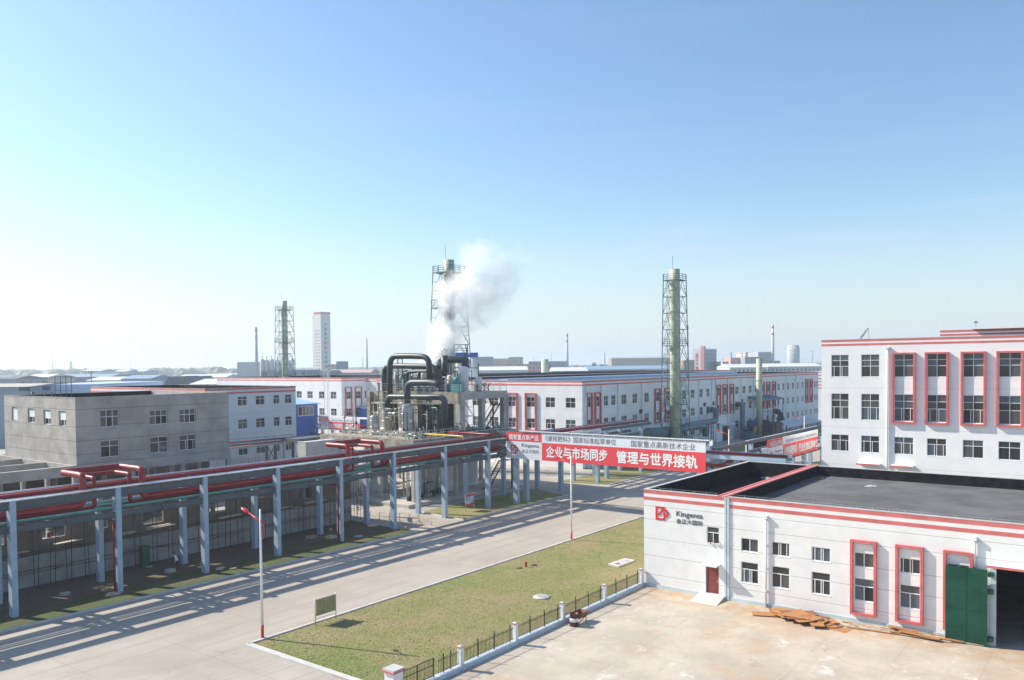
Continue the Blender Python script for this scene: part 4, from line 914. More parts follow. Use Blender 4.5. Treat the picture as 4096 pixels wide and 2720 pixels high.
# ---- rack on the right of the road
r2 = thing('pipe_rack', 'pipe rack beyond the workshop roof, between two road banners', 'pipe rack', (88, 35, 0))
for u in (90, 97.8, 105.6, 113.4, 121.2):
    for v in (33.4, 37.4): MB().box(u-.2, u+.2, v-.25, v+.25, 0, 8.0).build('column', col_paint, r2)
for v in (33.4, 37.4):
    for zb, zt in ((8.01, 8.4), (6.2, 6.6)): MB().box(86.6, 126, v-.12, v+.12, zb-(0 if zb > 8 else 0), zt).build('beam', beam_paint, r2)
for i, v in enumerate((34.2, 35, 35.8, 36.6)): MB().cyl((86.6, v, 7.0), (126, v, 7.0), .16, n=8).build('pipe', (pipe_red, silver, pipe_red, silver)[i], r2)
m = MB(); m.box(89.8, 91.4, 33.0, 33.25, 6.6, 8.3); m.build('end_panel', banner_white, r2)
banner('banner', 'faded red and white banner on the rack in front of the office block', 1, 33.0, 91.6, 110.1, 6.5, 9.08, .265,
       [('中国驰名商标', .02, .25, .70, .92, ink_white, .02), ('Kingenta', .12, .25, .36, .48, ink_grey, .01), ('金正大国际', .12, .25, .18, .3, ink_grey, 0),
        ('国家缓控释肥工程技术研究中心', .32, .7, .70, .86, ink_grey, 0), ('国家重点高新技术企业', .72, .97, .72, .86, ink_grey, 0),
        ('《控释肥料》行业标准起草单位', .29, .985, .12, .52, ink_white, .03)], 0)
bb = thing('banner', 'back of a banner in dark backing, behind the faded banner', 'banner', (98, 38, 6))
m = MB(); m.box(97.7, 126, 37.9, 38.0, 5.6, 8.28); m.build('panel', net_dark, bb)
m = MB(); m.box(97.6, 126, 37.84, 37.96, 8.29, 8.36); m.box(97.55, 97.69, 37.85, 38.0, 5.6, 8.36)
m.build('frame', pvc, bb)
m = MB(); u = 98.5
while u < 125.6: m.bar((u, 37.86, 5.7), (u, 37.86, 8.2), .06); m.bar((u, 37.86, 7.0), (u+.9, 37.86, 8.1), .04); u += .95
m.build('batten', steel_dark, bb)
# ---- continuation of the left rack beyond the crossing
r3 = thing('pipe_rack', 'far pipe rack continuing past the crossing beside the long hall', 'pipe rack', (96, 66, 0))
for u, v in ((96.3, 64.6), (96.4, 68.8), (105.65, 64.2), (105.75, 68.6), (110.6, 65.6), (112.0, 68.6), (120, 64.6), (120, 68.6)): MB().box(u-.28, u+.28, v-.28, v+.28, 0, 7.4).build('column', col_paint, r3)
for v in (64.9, 68.7):
    for zb, zt in ((7.7, 8.15), (6.3, 6.7)): MB().box(86.8, 124, v-.12, v+.12, zb, zt).build('beam', beam_paint, r3)
for i, (v, z) in enumerate(((65.6, 8.4), (66.6, 8.35), (67.6, 8.35))): MB().cyl((86.8, v, z), (124, v, z), .2, n=8).build('pipe', (pipe_red, silver, pipe_red)[i], r3)
banner('banner', 'small receding banner on the far rack, partly hidden above the big banner', 1, 64.5, 96.5, 107.3, 6.1, 8.12, .2,
       [('国家重点高新技术企业', .45, .93, .72, .88, ink_grey, 0), ('与世界接轨', .6, .95, .15, .5, ink_white, .03)], 0)
# ---- small banner at left-centre
q0 = onp('R', 1465, 75, 0, 114); q1 = onp('R', 2110, 100, 0, 114); q2 = onp('R', 1465, 245, 0, 114)
banner('banner', 'small red and white banner left of the pipework plant', 0, 114, q0.y, q1.y, q2.z, q0.z, .25,
       [('国家重点新产品', .02, .23, .72, .92, ink_white, .02), ('Kingenta', .1, .23, .45, .56, ink_grey, .01), ('金正大国际', .1, .23, .28, .38, ink_grey, 0),
        ('国家缓控释肥工程技术研究中心', .32, .62, .74, .86, ink_grey, 0), ('国家重点高新技术企业', .66, .95, .74, .86, ink_grey, 0), ('企业与市场同步 管理与世界接轨', .265, .95, .14, .52, ink_white, .03)], 0)
r4 = thing('pipe_rack', 'short far pipe rack carrying the small banner', 'pipe rack', (115, 128, 0))
for v in (q0.y-.5, (q0.y+q1.y)/2, q1.y-4): 
    for u in (114.6, 117.4): MB().box(u-.25, u+.25, v-.25, v+.25, 0, q0.z-.1).build('column', col_paint, r4)
for zb in (q2.z-.2, q0.z): MB().box(114.4, 114.8, q1.y-6, q0.y+1, zb, zb+.35).build('beam', pvc, r4)
for u in (115.4, 116.3): MB().cyl((u, q1.y-6, q2.z+.6), (u, q0.y+2, q2.z+.6), .25, n=8).build('pipe', pipe_red, r4)
MB().tube([(113.2, q0.y+4, 3.6), (113.2, q1.y-4, 3.6)], .3, 10).build('pipe', blue_mach, r4)

# ================================================================ process plant
DZ = 8.45
pl = thing('process_plant', 'steaming process plant of grey ducts and vessels on a concrete deck', 'plant', (84, 80, 0))
b = MB(); b.box(75.4, 97.2, 73.2, 91.5, 7.15, DZ); b.build('lower_deck', conc_dirty, pl)
for u in (75.45, 83.6, 90.4, 96.6):
    for v in (73.25, 79.5, 86, 91): MB().box(u, u+.5, v, v+.5, 0, 7.14).build('column', conc2, pl)
MB().box(73.5, 97.8, 72.4, 92.3, .0, .45).build('plinth', mat('plinth_concrete', (.48, .45, .40), .85, var=.15, grime=.3), pl)
b = MB(); b.box(86.4, 96.9, 74.5, 93.0, 13.15, 14.2); b.build('upper_deck', conc2, pl)
tag(MB().box(86.2, 86.395, 74.5, 93.0, 12.6, 14.3).build('deck_parapet', conc_dirty, pl), 'stained yellowish parapet')
b = MB(); b.box(86.0, 86.39, 74.5, 75.3, 10.0, 12.59); b.build('bracket', conc2, pl)
for u in (86.42, 91.0, 96.1):
    for v in (74.6, 83, 92.2): MB().box(u, u+.75, v, v+.75, DZ+.01, 13.14).build('column', conc2, pl)
for v_ in (89.4, 92.2): MB().box(85.6, 86.18, v_, v_+.7, DZ+.01, 14.2).build('column', conc_dirty, pl)
for z_ in (10.3, 12.3): MB().box(85.7, 86.1, 90.11, 92.19, z_, z_+.35).build('tie_beam', conc_dirty, pl)
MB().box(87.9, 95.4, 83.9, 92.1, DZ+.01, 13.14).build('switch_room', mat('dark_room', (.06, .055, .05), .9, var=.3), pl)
# big white ground tanks
for (cx, cy, r, zt) in ((85.3, 78.3, 2.3, 7.0), (91.6, 78.6, 2.0, 7.0), (80.6, 85.2, 1.3, 7.0), (77.2, 88, 1.6, 6.0)):
    m = MB(); m.lathe((cx, cy, .46), [(r+.06, 0), (r+.06, .2), (r, .22), (r, zt-.5)], 32)
    t = m.build('storage_tank', tank_white, pl)
    if r > 1.9:
        m = MB(); m.cyl((cx-.6*r, cy-.8*r-.02, 1.6), (cx-.6*r-.05, cy-.8*r-.12, 1.6), .33, n=16); m.build('manhole', cap_grey, t)
# ground level pipework under the deck
rr = random.Random(12)
for i in range(26):
    m = MB(); x = rr.uniform(75.9, 84); y = rr.uniform(73.8, 78)
    h = rr.uniform(1.5, 6.6); r = rr.uniform(.04, .12)
    m.tube([(x, y, .46), (x, y, h), (x+rr.uniform(.6, 2), y+rr.uniform(-.1, .1), h)], r, 8)
    m.build('ground_pipe', rr.choice([silver, steel_dark, vess, galv]), pl)
for i in range(8):
    x = 76+i*1.05; y = 74.2+rr.uniform(0, 1.5); m = MB(); m.box(x-.25, x+.25, y-.2, y+.2, .46, .62); m.cyl((x-.3, y, .85), (x+.25, y, .85), .2, n=10); m.cyl((x+.25, y, .85), (x+.5, y, .85), .28, n=10); m.build('pump', rr.choice([steel_dark, blue_mach, vess]), pl)
# vessels on the lower deck
def vessel(c, r, h, skirt, mm=vess):
    x, y = c; m = MB(); m.lathe((x, y, DZ), [(r*1.0, 0), (r, skirt*.2), (r, h), (r*.93, h+r*.25), (r*.7, h+r*.5), (r*.3, h+r*.62)], 28)
    t = m.build('vessel', mm, pl)
    k_ = MB(); k_.lathe((x, y, DZ), [(r*1.28, 0), (r*1.28, skirt), (r*1.01, skirt+.02)], 28); k_.build('insulated_skirt', conc2 if skirt > .8 else vess, t)
    f_ = MB()
    for z in (h*.45, h*.8): f_.lathe((x, y, DZ+z), [(r*1.05, 0), (r*1.05, .07)], 28)
    f_.build('flange', galv, t)
    p = Vector((x, y, 0)); d = Vector((-x, -y, 0)).normalized(); q = p+d*r+Vector((.6, -.8, 0))*r*.45
    mm2 = MB(); mm2.cyl((q.x, q.y, DZ+h*.55), (q.x+d.x*.18, q.y+d.y*.18, DZ+h*.55), .3, n=14); mm2.build('manhole', galv, t)
vessel((84.5, 87.4), .78, 3.4, .5); vessel((81.0, 79.8), .92, 3.7, 1.0); vessel((87.6, 81.2), .95, 2.6, .1, steel_dark); vessel((79.2, 84.5), .55, 2.4, .1)
# ducts: polylines read off the photo in planes x = const, drawn as real pipes
def dpath(u, pts): return [onp('F', x, y, 0, u) for x, y in pts]
def ductp(u, pts, r, mm=duct, bend=None, name='duct'):
    MB().tube(dpath(u, pts), r, 16, bend if bend is not None else r*2.2, seg=7).build(name, mm, pl)
ductp(84.5, [(372, 1100), (370, 252), (700, 250), (900, 262), (900, 560)], .42, bend=1.5)
ductp(87.5, [(295, 900), (295, 385), (560, 385), (960, 393), (1005, 480), (1015, 640)], .42, bend=1.3)
ductp(81.0, [(605, 890), (603, 608), (930, 606), (1060, 640)], .45, bend=1.2)
ductp(82.6, [(330, 940), (345, 800), (620, 800), (1112, 805), (1112, 1285)], .42, bend=1.1)
ductp(86.5, [(605, 650), (605, 462), (900, 455), (960, 520)], .22, bend=.6)
ductp(86.6, [(762, 600), (762, 458)], .28)
ductp(90.5, [(1030, 600), (1030, 300), (1385, 300), (1385, 420)], .52, bend=1.5)
m = MB(); p = onp('F', 1107, 560, 0, 88.5); t_ = onp('F', 1107, 240, 0, 88.5)
m.lathe((p.x, p.y, 14.2), [(.25, 0), (.25, 2.0), (.47, 2.7), (.47, t_.z-14.2)], 20); ch = m.build('vent_stack', duct, pl)
m = MB(); z = t_.z
for a in range(6): m.bar((p.x+.42*math.cos(a*1.047), p.y+.42*math.sin(a*1.047), z), (p.x+.42*math.cos(a*1.047), p.y+.42*math.sin(a*1.047), z+.75), .05)
m.lathe((p.x, p.y, z+.75), [(.6, 0), (.3, .15), (.02, .24)], 16); m.build('rain_cap', galv, ch)
# tanks on the upper deck
for n_, x, yb, yt, r, mm in (('column_tank', 1365, 670, 400, .72, mat('pale_tank', (.60, .63, .66), .5, grime=.15, streak=.2)), ('small_tank', 1565, 705, 540, .52, mat('pale_tank2', (.60, .62, .64), .5, grime=.1))):
    p = onp('F', x, yb, 1, 77 if r > .6 else 75.6); t_ = onp('F', x, yt, 1, p.y)
    m = MB(); m.lathe((p.x, p.y, 14.2), [(r, .1), (r, t_.z-14.2-.2), (r*.85, t_.z-14.2), (r*.2, t_.z-14.2+.15)], 22); m.build(n_, mm, pl)
rr = random.Random(2)
for i in range(9):
    x = 91.5+rr.uniform(-.8, 3.4); y = 75.3+rr.uniform(0, 2); m = MB(); m.tube([(x, y, 14.2), (x, y, 15.2+rr.uniform(-.3, .3)), (x+rr.uniform(.4, 1.1), y, 15.2)], .1, 8, .12); m.lathe((x, y, 14.9), [(.2, 0), (.2, .08)], 10); m.build('valve_pipe', pipe_red if i % 3 else lamp_red, pl)
for i in range(7):
    p = onp('F', 470+i*95, 640+rr.uniform(-20, 20), 0, 88.2); m = MB(); m.lathe((p.x, p.y, 14.2), [(.35, 0), (.4, 1.2+rr.uniform(-.4, .8)), (.2, 1.9+rr.uniform(-.3, .8))], 14); m.build('machine', rr.choice([blue_mach, steel_dark, tank_mat, pipe_teal]), pl)
for i in range(5):
    p = onp('F', 450+i*90, 520, 0, 91.5); m = MB(); m.lathe((p.x, p.y, 14.2), [(.5, 0), (.5, 2.2), (.3, 2.6)], 14); m.build('small_vessel', rr.choice([tank_white, vess, tank_mat]), pl)
# steel frame posts, pipes between decks, railings
m = MB()
for (x, y0, y1, u) in ((482, 720, 280, 88), (540, 700, 250, 88), (680, 620, 400, 89), (1190, 640, 320, 91), (1160, 620, 330, 91), (1420, 690, 90, 92), (1565, 700, 350, 92), (220, 1290, 600, 86), (240, 1290, 620, 86), (945, 720, 500, 87)):
    a = onp('F', x, y0, 0, u); b_ = onp('F', x, y1, 0, u); m.bar((a.x, a.y, a.z), (a.x, a.y, b_.z), .12)
for (x0_, y0, x1_, y1, u) in ((480, 290, 540, 290, 88), (1240, 405, 1560, 410, 92), (1240, 330, 1400, 340, 92), (1240, 145, 1425, 145, 96), (1240, 175, 1425, 175, 96), (1385, 90, 1440, 400, 92)):
    m.bar(onp('F', x0_, y0, 0, u), onp('F', x1_, y1, 0, u), .09)
m.build('steel_frame', steel_dark, pl)
rr = random.Random(21)
for i in range(34):   # small piping between the decks
    x = rr.uniform(760, 1070); u = rr.uniform(82, 90); y0 = rr.uniform(1120, 1290); y1 = rr.uniform(830, 1050)
    a = onp('F', x, y0, 0, u); b_ = onp('F', x, y1, 0, u); c_ = onp('F', x+rr.uniform(-120, 120), y1, 0, u)
    MB().tube([(a.x, a.y, DZ), (a.x, a.y, b_.z), (c_.x, c_.y, b_.z)], rr.choice([.05, .07, .1, .14]), 8).build('small_pipe', rr.choice([steel_dark, duct, vess, silver, pipe_teal, steel_dark]), pl)
for i in range(18):
    x = rr.uniform(150, 560); u = rr.uniform(80, 86); y0 = rr.uniform(1100, 1290); y1 = rr.uniform(880, 1080)
    a = onp('F', x, y0, 0, u); b_ = onp('F', x, y1, 0, u); c_ = onp('F', x+rr.uniform(-90, 140), y1, 0, u)
    MB().tube([(a.x, a.y, DZ), (a.x, a.y, b_.z), (c_.x, c_.y, b_.z)], rr.choice([.04, .06, .09]), 8).build('small_pipe', rr.choice([vess, silver, rail_y, tank_mat]), pl)
MB().tube([onp('F', 365, 1030, 0, 82.8), onp('F', 520, 1035, 0, 82.8)], .35, 14).build('connecting_pipe', vess, pl)
def railing(m, p, q, h=1.05, st=1.4, rails=3, t=.05):
    p, q = Vector(p), Vector(q); L = (q-p).length; n = max(1, int(L/st))
    for i in range(n+1): a = p.lerp(q, i/n); m.bar(a, a+Vector((0, 0, h)), t)
    for k_ in range(rails): z = h*(k_+1)/rails; m.bar(p+Vector((0, 0, z)), q+Vector((0, 0, z)), t*.85)
m = MB(); railing(m, (75.5, 73.3, DZ), (75.5, 91.4, DZ)); railing(m, (75.5, 73.3, DZ), (97, 73.3, DZ)); m.build('lower_railing', rail_y, pl)
m = MB(); railing(m, (86.3, 74.6, 14.3), (86.3, 93, 14.3)); railing(m, (86.4, 74.6, 14.2), (96.8, 74.6, 14.2)); railing(m, (96.8, 74.6, 14.2), (96.8, 92.9, 14.2)); m.build('upper_railing', galv, pl)
# mid gallery round the vessels
m = MB(); a = onp('F', 180, 835, 0, 83.5); b_ = onp('F', 1000, 835, 0, 83.5)
m.box(83.3, 84.0, b_.y, a.y, a.z-.5, a.z-.4); railing(m, (83.3, b_.y, a.z-.4), (83.3, a.y, a.z-.4), 1.1, 1.2, 2, .04); m.build('gallery', rail_y, pl)
# pumps, valves and pipes on the deck edge
rr = random.Random(31)
for i in range(24):
    v = rr.uniform(73.8, 91); u = 76+rr.uniform(0, 3); m = MB(); m.tube([(u, v, DZ), (u, v, DZ+rr.uniform(.3, .9)), (u, v-rr.uniform(.5, 1.5), DZ+.4)], rr.uniform(.05, .12), 8); m.box(u-.12, u+.12, v-.12, v+.12, DZ+.3, DZ+.55); m.build('valve', rr.choice([galv, silver, vess, pipe_teal, blue_mach]), pl)
for i in range(20):
    u = 77+i*.98; v = 73.9+rr.uniform(0, 1.6); m = MB(); m.box(u-.22, u+.22, v-.2, v+.2, DZ, DZ+.2); m.cyl((u-.3, v, DZ+.42), (u+.3, v, DZ+.42), .2, n=10); m.tube([(u, v, DZ+.4), (u, v, DZ+rr.uniform(.8, 1.5)), (u+.6, v+.3, DZ+.9)], .06, 8); m.build('deck_pump', rr.choice([blue_mach, steel_dark, vess, pipe_teal, galv]), pl)
for i, (v, z) in enumerate(((74.2, DZ+.15), (74.6, DZ+.2), (75.1, DZ+.15))): MB().cyl((79, v, z), (96.8, v, z), .12, n=8).build('deck_pipe', (silver, blue_mach, galv)[i], pl)
for i, (x, y) in enumerate(((700, 670), (830, 672), (980, 668), (1110, 672))):
    p = onp('F', x, y, 0, 88.5); m = MB(); m.cyl((88.5, p.y+1.3, p.z), (88.5, p.y-1.3, p.z), .55, n=16); m.box(88.1, 88.9, p.y-1, p.y-.7, 14.2, p.z); m.box(88.1, 88.9, p.y+.7, p.y+1, 14.2, p.z); m.build('horizontal_tank', blue_mach if i != 2 else tank_mat, pl)
p = onp('F', 1255, 690, 0, 87.4); m = MB(); m.box(87.2, 88.2, p.y-.8, p.y+.9, 14.2, 15.3); m.cyl((87.7, p.y, 15.3), (87.7, p.y, 16.2), .4, n=14); m.bar((87.3, p.y+.9, 15.3), (87.3, p.y-.8, 16.6), .15); m.build('compressor', mat('teal_machine', (.05, .26, .25), .45), pl)
for x, y0, y1, r in ((455, 640, 490, .38), (690, 640, 510, .42), (830, 650, 485, .6), (1180, 640, 520, .4), (1240, 640, 470, .25)):
    a = onp('F', x, y0, 0, 90.5); b_ = onp('F', x, y1, 0, 90.5); m = MB(); m.lathe((a.x, a.y, 14.2), [(r, 0), (r, b_.z-14.2), (r*.6, b_.z-14.2+r*.4)], 16); m.build('small_vessel', tank_white if r > .37 else vess, pl)
rr = random.Random(61)
for i in range(46):   # pipes, conduits and fittings above the upper deck
    x = rr.uniform(420, 1330); u = rr.uniform(87, 92); y1 = rr.uniform(430, 640); a = onp('F', x, 690, 0, u); b_ = onp('F', x, y1, 0, u); c_ = onp('F', x+rr.choice([-1, 1])*rr.uniform(20, 90), y1, 0, u)
    m = MB(); m.tube([(a.x, a.y, 14.2), (a.x, a.y, b_.z), (c_.x, c_.y, b_.z)], rr.choice([.04, .05, .08, .12]), 7)
    if i % 3 == 0: m.lathe((a.x, a.y, (14.2+b_.z)/2), [(.22, 0), (.22, .12)], 10)
    m.build('small_pipe', rr.choice([steel_dark, duct, vess, silver, tank_mat, rust]), pl)
for (cx_, cy_, r_, zt_) in ((81.0, 79.8, 1.25, 2.3), (84.5, 87.4, 1.15, 2.2), (81.0, 79.8, 1.3, 3.9)):
    m = MB(); N = 14; P = [Vector((cx_+r_*math.cos(6.283*k_/N), cy_+r_*math.sin(6.283*k_/N), DZ+zt_)) for k_ in range(N)]
    for k_ in range(N):
        for h_ in (.0, .5, 1.0): m.bar(P[k_]+Vector((0, 0, h_)), P[(k_+1) % N]+Vector((0, 0, h_)), .04)
        if k_ % 2 == 0: m.bar(P[k_], P[k_]+Vector((0, 0, 1)), .04)
    for k_ in (0, 4, 8, 11): m.bar((P[k_].x, P[k_].y, DZ), P[k_], .06)
    m.build('vessel_gallery', rail_y, pl)
m = MB()
for (x0_, y0_, x1_, y1_) in ((80, 75, 84, 75), (79, 82, 84, 82), (83, 76, 86, 88)):
    for h_ in (2.9, 3.3): m.cyl((x0_, y0_, DZ+h_), (x1_, y1_, DZ+h_), .07, n=8)
m.build('overhead_pipe', steel_dark, pl)
for i in range(16):
    u = 77+rr.uniform(0, 8.5); v = 74.5+rr.uniform(0, 15); m = MB(); m.bar((u, v, DZ), (u, v, DZ+3.4), .1); m.lathe((u, v, DZ+rr.uniform(.6, 2.4)), [(.16, 0), (.2, .15), (.16, .3)], 10); m.build('pipe_stanchion', rr.choice([steel_dark, vess, rail_y, duct]), pl)
# stairs between the decks and to the ground
def stair(m, p, q, wd, n):
    p, q = Vector(p), Vector(q); s_ = Vector((0, wd, 0))
    m.bar(p, q, .06, .22); m.bar(p+s_, q+s_, .06, .22)
    for i in range(n):
        a = p.lerp(q, (i+.5)/n); m.box(a.x-.14, a.x+.14, a.y+.04, a.y+wd-.04, a.z-.02, a.z+.02)
    for k_ in (0, 1): m.bar(p+s_*k_+Vector((0, 0, 1)), q+s_*k_+Vector((0, 0, 1)), .04); 
    for i in range(6): a = p.lerp(q, i/5); m.bar(a, a+Vector((0, 0, 1)), .035)
m = MB(); stair(m, (92.2, 75.2, DZ), (96.0, 75.2, 12.3), .9, 16); m.box(95.2, 96.09, 75.2, 76.1, 12.28, 12.34); stair(m, (95.2, 76.3, 12.3), (93.9, 76.3, 14.2), .9, 8); m.build('stair', steel_dark, pl)
m = MB(); stair(m, (88.4, 71.8, .1), (92.4, 71.8, 4.2), .9, 16); m.box(92.2, 94.2, 71.7, 72.7, 4.2, 4.26); stair(m, (93.6, 72.9-.2, 4.3), (90.8, 72.7, 7.4), .5, 12); m.bar((92.3, 71.8, 0), (92.3, 71.8, 7.2), .14); m.bar((94.2, 71.8, 0), (94.2, 71.8, 7.2), .14); m.build('ground_stair', steel_dark, pl)
MB().cyl((94.0, 75.0, DZ), (94.0, 75.0, 13.1), .12, n=8).build('riser_pipe', rust, pl)

# steam
def steam():
    m, n, p = _nt('steam'); n.nodes.remove(p); out = n.nodes['Material Output']
    tc = n.nodes.new('ShaderNodeTexCoord').outputs['Object']
    ln = n.nodes.new('ShaderNodeVectorMath'); ln.operation = 'LENGTH'; n.links.new(tc, ln.inputs[0])
    nz = noise(n, .42, 8, pos(n), .66)
    d = mth(n, 'SUBTRACT', mth(n, 'ADD', mth(n, 'SUBTRACT', 1.0, ln.outputs['Value']), mth(n, 'MULTIPLY', mth(n, 'SUBTRACT', nz, .5), 2.6)), .22)
    d = mth(n, 'MAXIMUM', d, 0.0)
    at = n.nodes.new('ShaderNodeObjectInfo').outputs['Color']; s = n.nodes.new('ShaderNodeSeparateColor'); n.links.new(at, s.inputs[0])
    d = mth(n, 'MULTIPLY', mth(n, 'MINIMUM', mth(n, 'MULTIPLY', d, 3.0), 1.0), s.outputs[0])
    v = n.nodes.new('ShaderNodeVolumePrincipled'); v.inputs['Color'].default_value = (1, 1, 1, 1); v.inputs['Anisotropy'].default_value = .3
    n.links.new(d, v.inputs['Density']); n.links.new(v.outputs[0], out.inputs['Volume']); return m
stm = steam()
base = onp('F', 930, 290, 0, 90)
st = thing('steam_plume', 'white steam plume rising to the right from the pipework plant', 'steam', base)
def ico(r=1.0):
    bm = bmesh.new(); bmesh.ops.create_icosphere(bm, subdivisions=3, radius=r); me = bpy.data.meshes.new('puff'); bm.to_mesh(me); bm.free(); me.materials.append(stm); return me
pm = ico()
for x, y, r, dn in ((885, 300, 1.4, .8), (930, 250, 1.9, .7), (965, 180, 2.3, .6), (1040, 120, 2.9, .5), (1010, 30, 2.3, .35), (1090, 0, 3.2, .40), (1180, -90, 3.4, .24), (1130, -150, 3.2, .22), (1300, -190, 3.2, .09), (1090, -500, 2.8, .22), (1170, -640, 3.0, .22), (1080, -620, 2.2, .16), (1190, -420, 3.2, .10), (1330, -360, 4.2, .13), (1330, -620, 4.2, .13), (1480, -480, 4.8, .12), (1560, -700, 4.8, .11), (1560, -960, 4.4, .09), (1480, -1120, 3.4, .06), (1650, -1100, 3.2, .05), (1700, -560, 4.6, .09), (1850, -760, 4.4, .07), (1990, -950, 3.4, .05), (2050, -1080, 2.4, .04), (1450, -300, 3.4, .04), (800, 300, 1.4, .25)):
    c = onp('F', x, y, 0, 90.5); o = inst('puff', pm, st, c, (rr.random(), rr.random(), 0), (r, r, r*1.05)); o.color = (dn, dn, dn, 1)

# ================================================================ lattice chimneys
def chimney(label, cx, cy, z_top, rad, half_top, half_bot, plats, zb=0.0):
    t = thing('chimney', label, 'chimney', (cx, cy, 0))
    m = MB(); m.lathe((cx, cy, 0), [(rad*1.02, 0), (rad, z_top*.5), (rad*.97, z_top*.93), (rad*.97, z_top), (rad*.85, z_top), (rad*.85, z_top-.5)], 28); fl = m.build('flue', stack_green, t)
    m = MB()
    for i in range(1, 9): z = z_top*i/9; m.lathe((cx, cy, z), [(rad*1.08, 0), (rad*1.08, .12)], 28)
    m.build('flange', stack_green, t)
    m = MB(); zp = plats[0]
    hw = lambda z: half_bot+(half_top-half_bot)*z/zp
    cn = ((-1, -1), (1, -1), (1, 1), (-1, 1))
    for sx, sy in cn: m.bar((cx+sx*hw(0), cy+sy*hw(0), 0), (cx+sx*hw(zp), cy+sy*hw(zp), zp+1.1), .14)
    n = 11; zs = [zp*i/n for i in range(n+1)]
    for i in range(n):
        z0, z1 = zs[i], zs[i+1]; a, b_ = hw(z0), hw(z1); zm = (z0+z1)/2; c_ = hw(zm)
        for k_ in range(4):
            s0, s1 = cn[k_], cn[(k_+1) % 4]; P = lambda s, h, z: Vector((cx+s[0]*h, cy+s[1]*h, z))
            m.bar(P(s0, b_, z1), P(s1, b_, z1), .10)
            mid = (P(s0, b_, z1)+P(s1, b_, z1))/2; m.bar(P(s0, a, z0), mid, .065); m.bar(P(s1, a, z0), mid, .065)
            m.bar(P(s0, c_, zm), (P(s0, a, z0)+mid)/2, .05); m.bar(P(s1, c_, zm), (P(s1, a, z0)+mid)/2, .05)
    m.build('lattice_frame', steel_tower, t)
    for zq in plats:
        m = MB(); h = hw(zq)+.05
        for k_ in range(4):
            s0, s1 = cn[k_], cn[(k_+1) % 4]; a = Vector((cx+s0[0]*h, cy+s0[1]*h, zq)); b_ = Vector((cx+s1[0]*h, cy+s1[1]*h, zq)); railing(m, a, b_, 1.15, 1.1, 3, .06)
        m.box(cx-h, cx+h, cy-h, cy-rad*1.1, zq-.08, zq); m.box(cx-h, cx+h, cy+rad*1.1, cy+h, zq-.08, zq); m.box(cx-h, cx-rad*1.1, cy-rad*1.1, cy+rad*1.1, zq-.08, zq); m.box(cx+rad*1.1, cx+h, cy-rad*1.1, cy+rad*1.1, zq-.08, zq)
        m.build('platform', steel_tower, t)
    m = MB(); lx, ly = cx-rad-.5, cy+rad*.7
    for dy in (-.22, .22): m.bar((lx, ly+dy, 0), (lx, ly+dy, zp), .05)
    z = .4
    while z < zp: m.bar((lx, ly-.22, z), (lx, ly+.22, z), .035); z += .45
    m.build('ladder', steel_tower, t)
    m = MB(); m.bar((cx-rad*.9, cy, z_top-1), (cx-rad*.9, cy, z_top+2.4), .05); m.build('lightning_rod', steel_tower, t)
chimney('tall pale green chimney in a lattice tower before the long hall', 139.9, 68.0, 35.5, .96, 1.55, 2.05, (33.4, 21.3, 10.3))
chimney('tall chimney in a lattice tower half hidden by steam', 105.6, 93.6, 36.1, .95, 1.9, 3.2, (33.9, 28.0))
p = ond('X', 1136, 1204, 235)
chimney('green chimney in a lattice tower beyond the left halls', p.x, p.y, p.z, .88, 1.75, 2.3, (p.z-2.6, p.z-12))
t = thing('chimney', 'slim pale green chimney without a frame before the long hall', 'chimney', (189.5, 70.4, 0))
m = MB(); m.lathe((189.5, 70.4, 0), [(.72, 0), (.70, 10), (.68, 18.9), (.58, 18.9), (.58, 18.5)], 24); m.build('flue', stack_green, t)
m = MB(); m.lathe((189.5, 70.4, 1.2), [(.78, 0), (.78, .3)], 24); m.lathe((189.5, 70.4, 13.6), [(.74, 0), (.74, .15)], 24); m.build('flange', rust, t)
p = ond('X', 2179, 1437, 330)
t = thing('chimney', 'short pale green flue stub rising above the hall roofs', 'chimney', (p.x, p.y, 0))
MB().cyl((p.x, p.y, 0), (p.x, p.y, p.z), 1.45, n=20).build('flue', stack_green, t)

# ---- big ducts by the long hall
dc = thing('duct_system', 'blue-grey exhaust ducts running from the long hall to the lattice chimney', 'duct', (140, 70, 0))
def q_(x, y, v): return onp('I', x, y, 1, v)
MB().tube([q_(235, 610, 69.5), q_(545, 595, 69.5)], 1.0, 20).build('duct', duct_blue, dc)
MB().tube([q_(600, 560, 71.5), q_(640, 530, 71.5), q_(950, 480, 72.5), q_(950, 375, 73.0), q_(905, 360, 74.7)], .62, 18, 1.2).build('duct', duct_blue, dc)
MB().tube([q_(540, 590, 69.5), q_(650, 555, 70), q_(835, 535, 70), q_(838, 640, 70)], .55, 18, 1.0).build('duct', duct_blue, dc)
m = MB()
for x in (900, 925, 700, 620):
    a = q_(x, 520, 72.0); m.bar((a.x, 72, 0), (a.x, 72, a.z), .12); m.bar((a.x, 73.2, 0), (a.x, 73.2, a.z), .12)
a, b_ = q_(620, 600, 72), q_(925, 560, 72)
for z in (1.5, 3, 4.3): m.bar((a.x, 72, z), (b_.x, 72, z), .1)
m.build('support', steel_dark, dc)
for i, x in enumerate((660, 720, 790)):
    a = q_(x, 650, 71); m = MB(); m.box(a.x-.9, a.x+.9, 70.2, 71.6, 0, 1.0); m.cyl((a.x-.7, 70.9, 1.6), (a.x+.7, 70.9, 1.6), .75, n=14); m.build('fan_unit', steel_dark if i != 1 else blue_mach, dc)
d2 = thing('duct_system', 'hooked blue-grey exhaust duct with a blue fan beside the slim chimney', 'duct', (182, 71, 0))
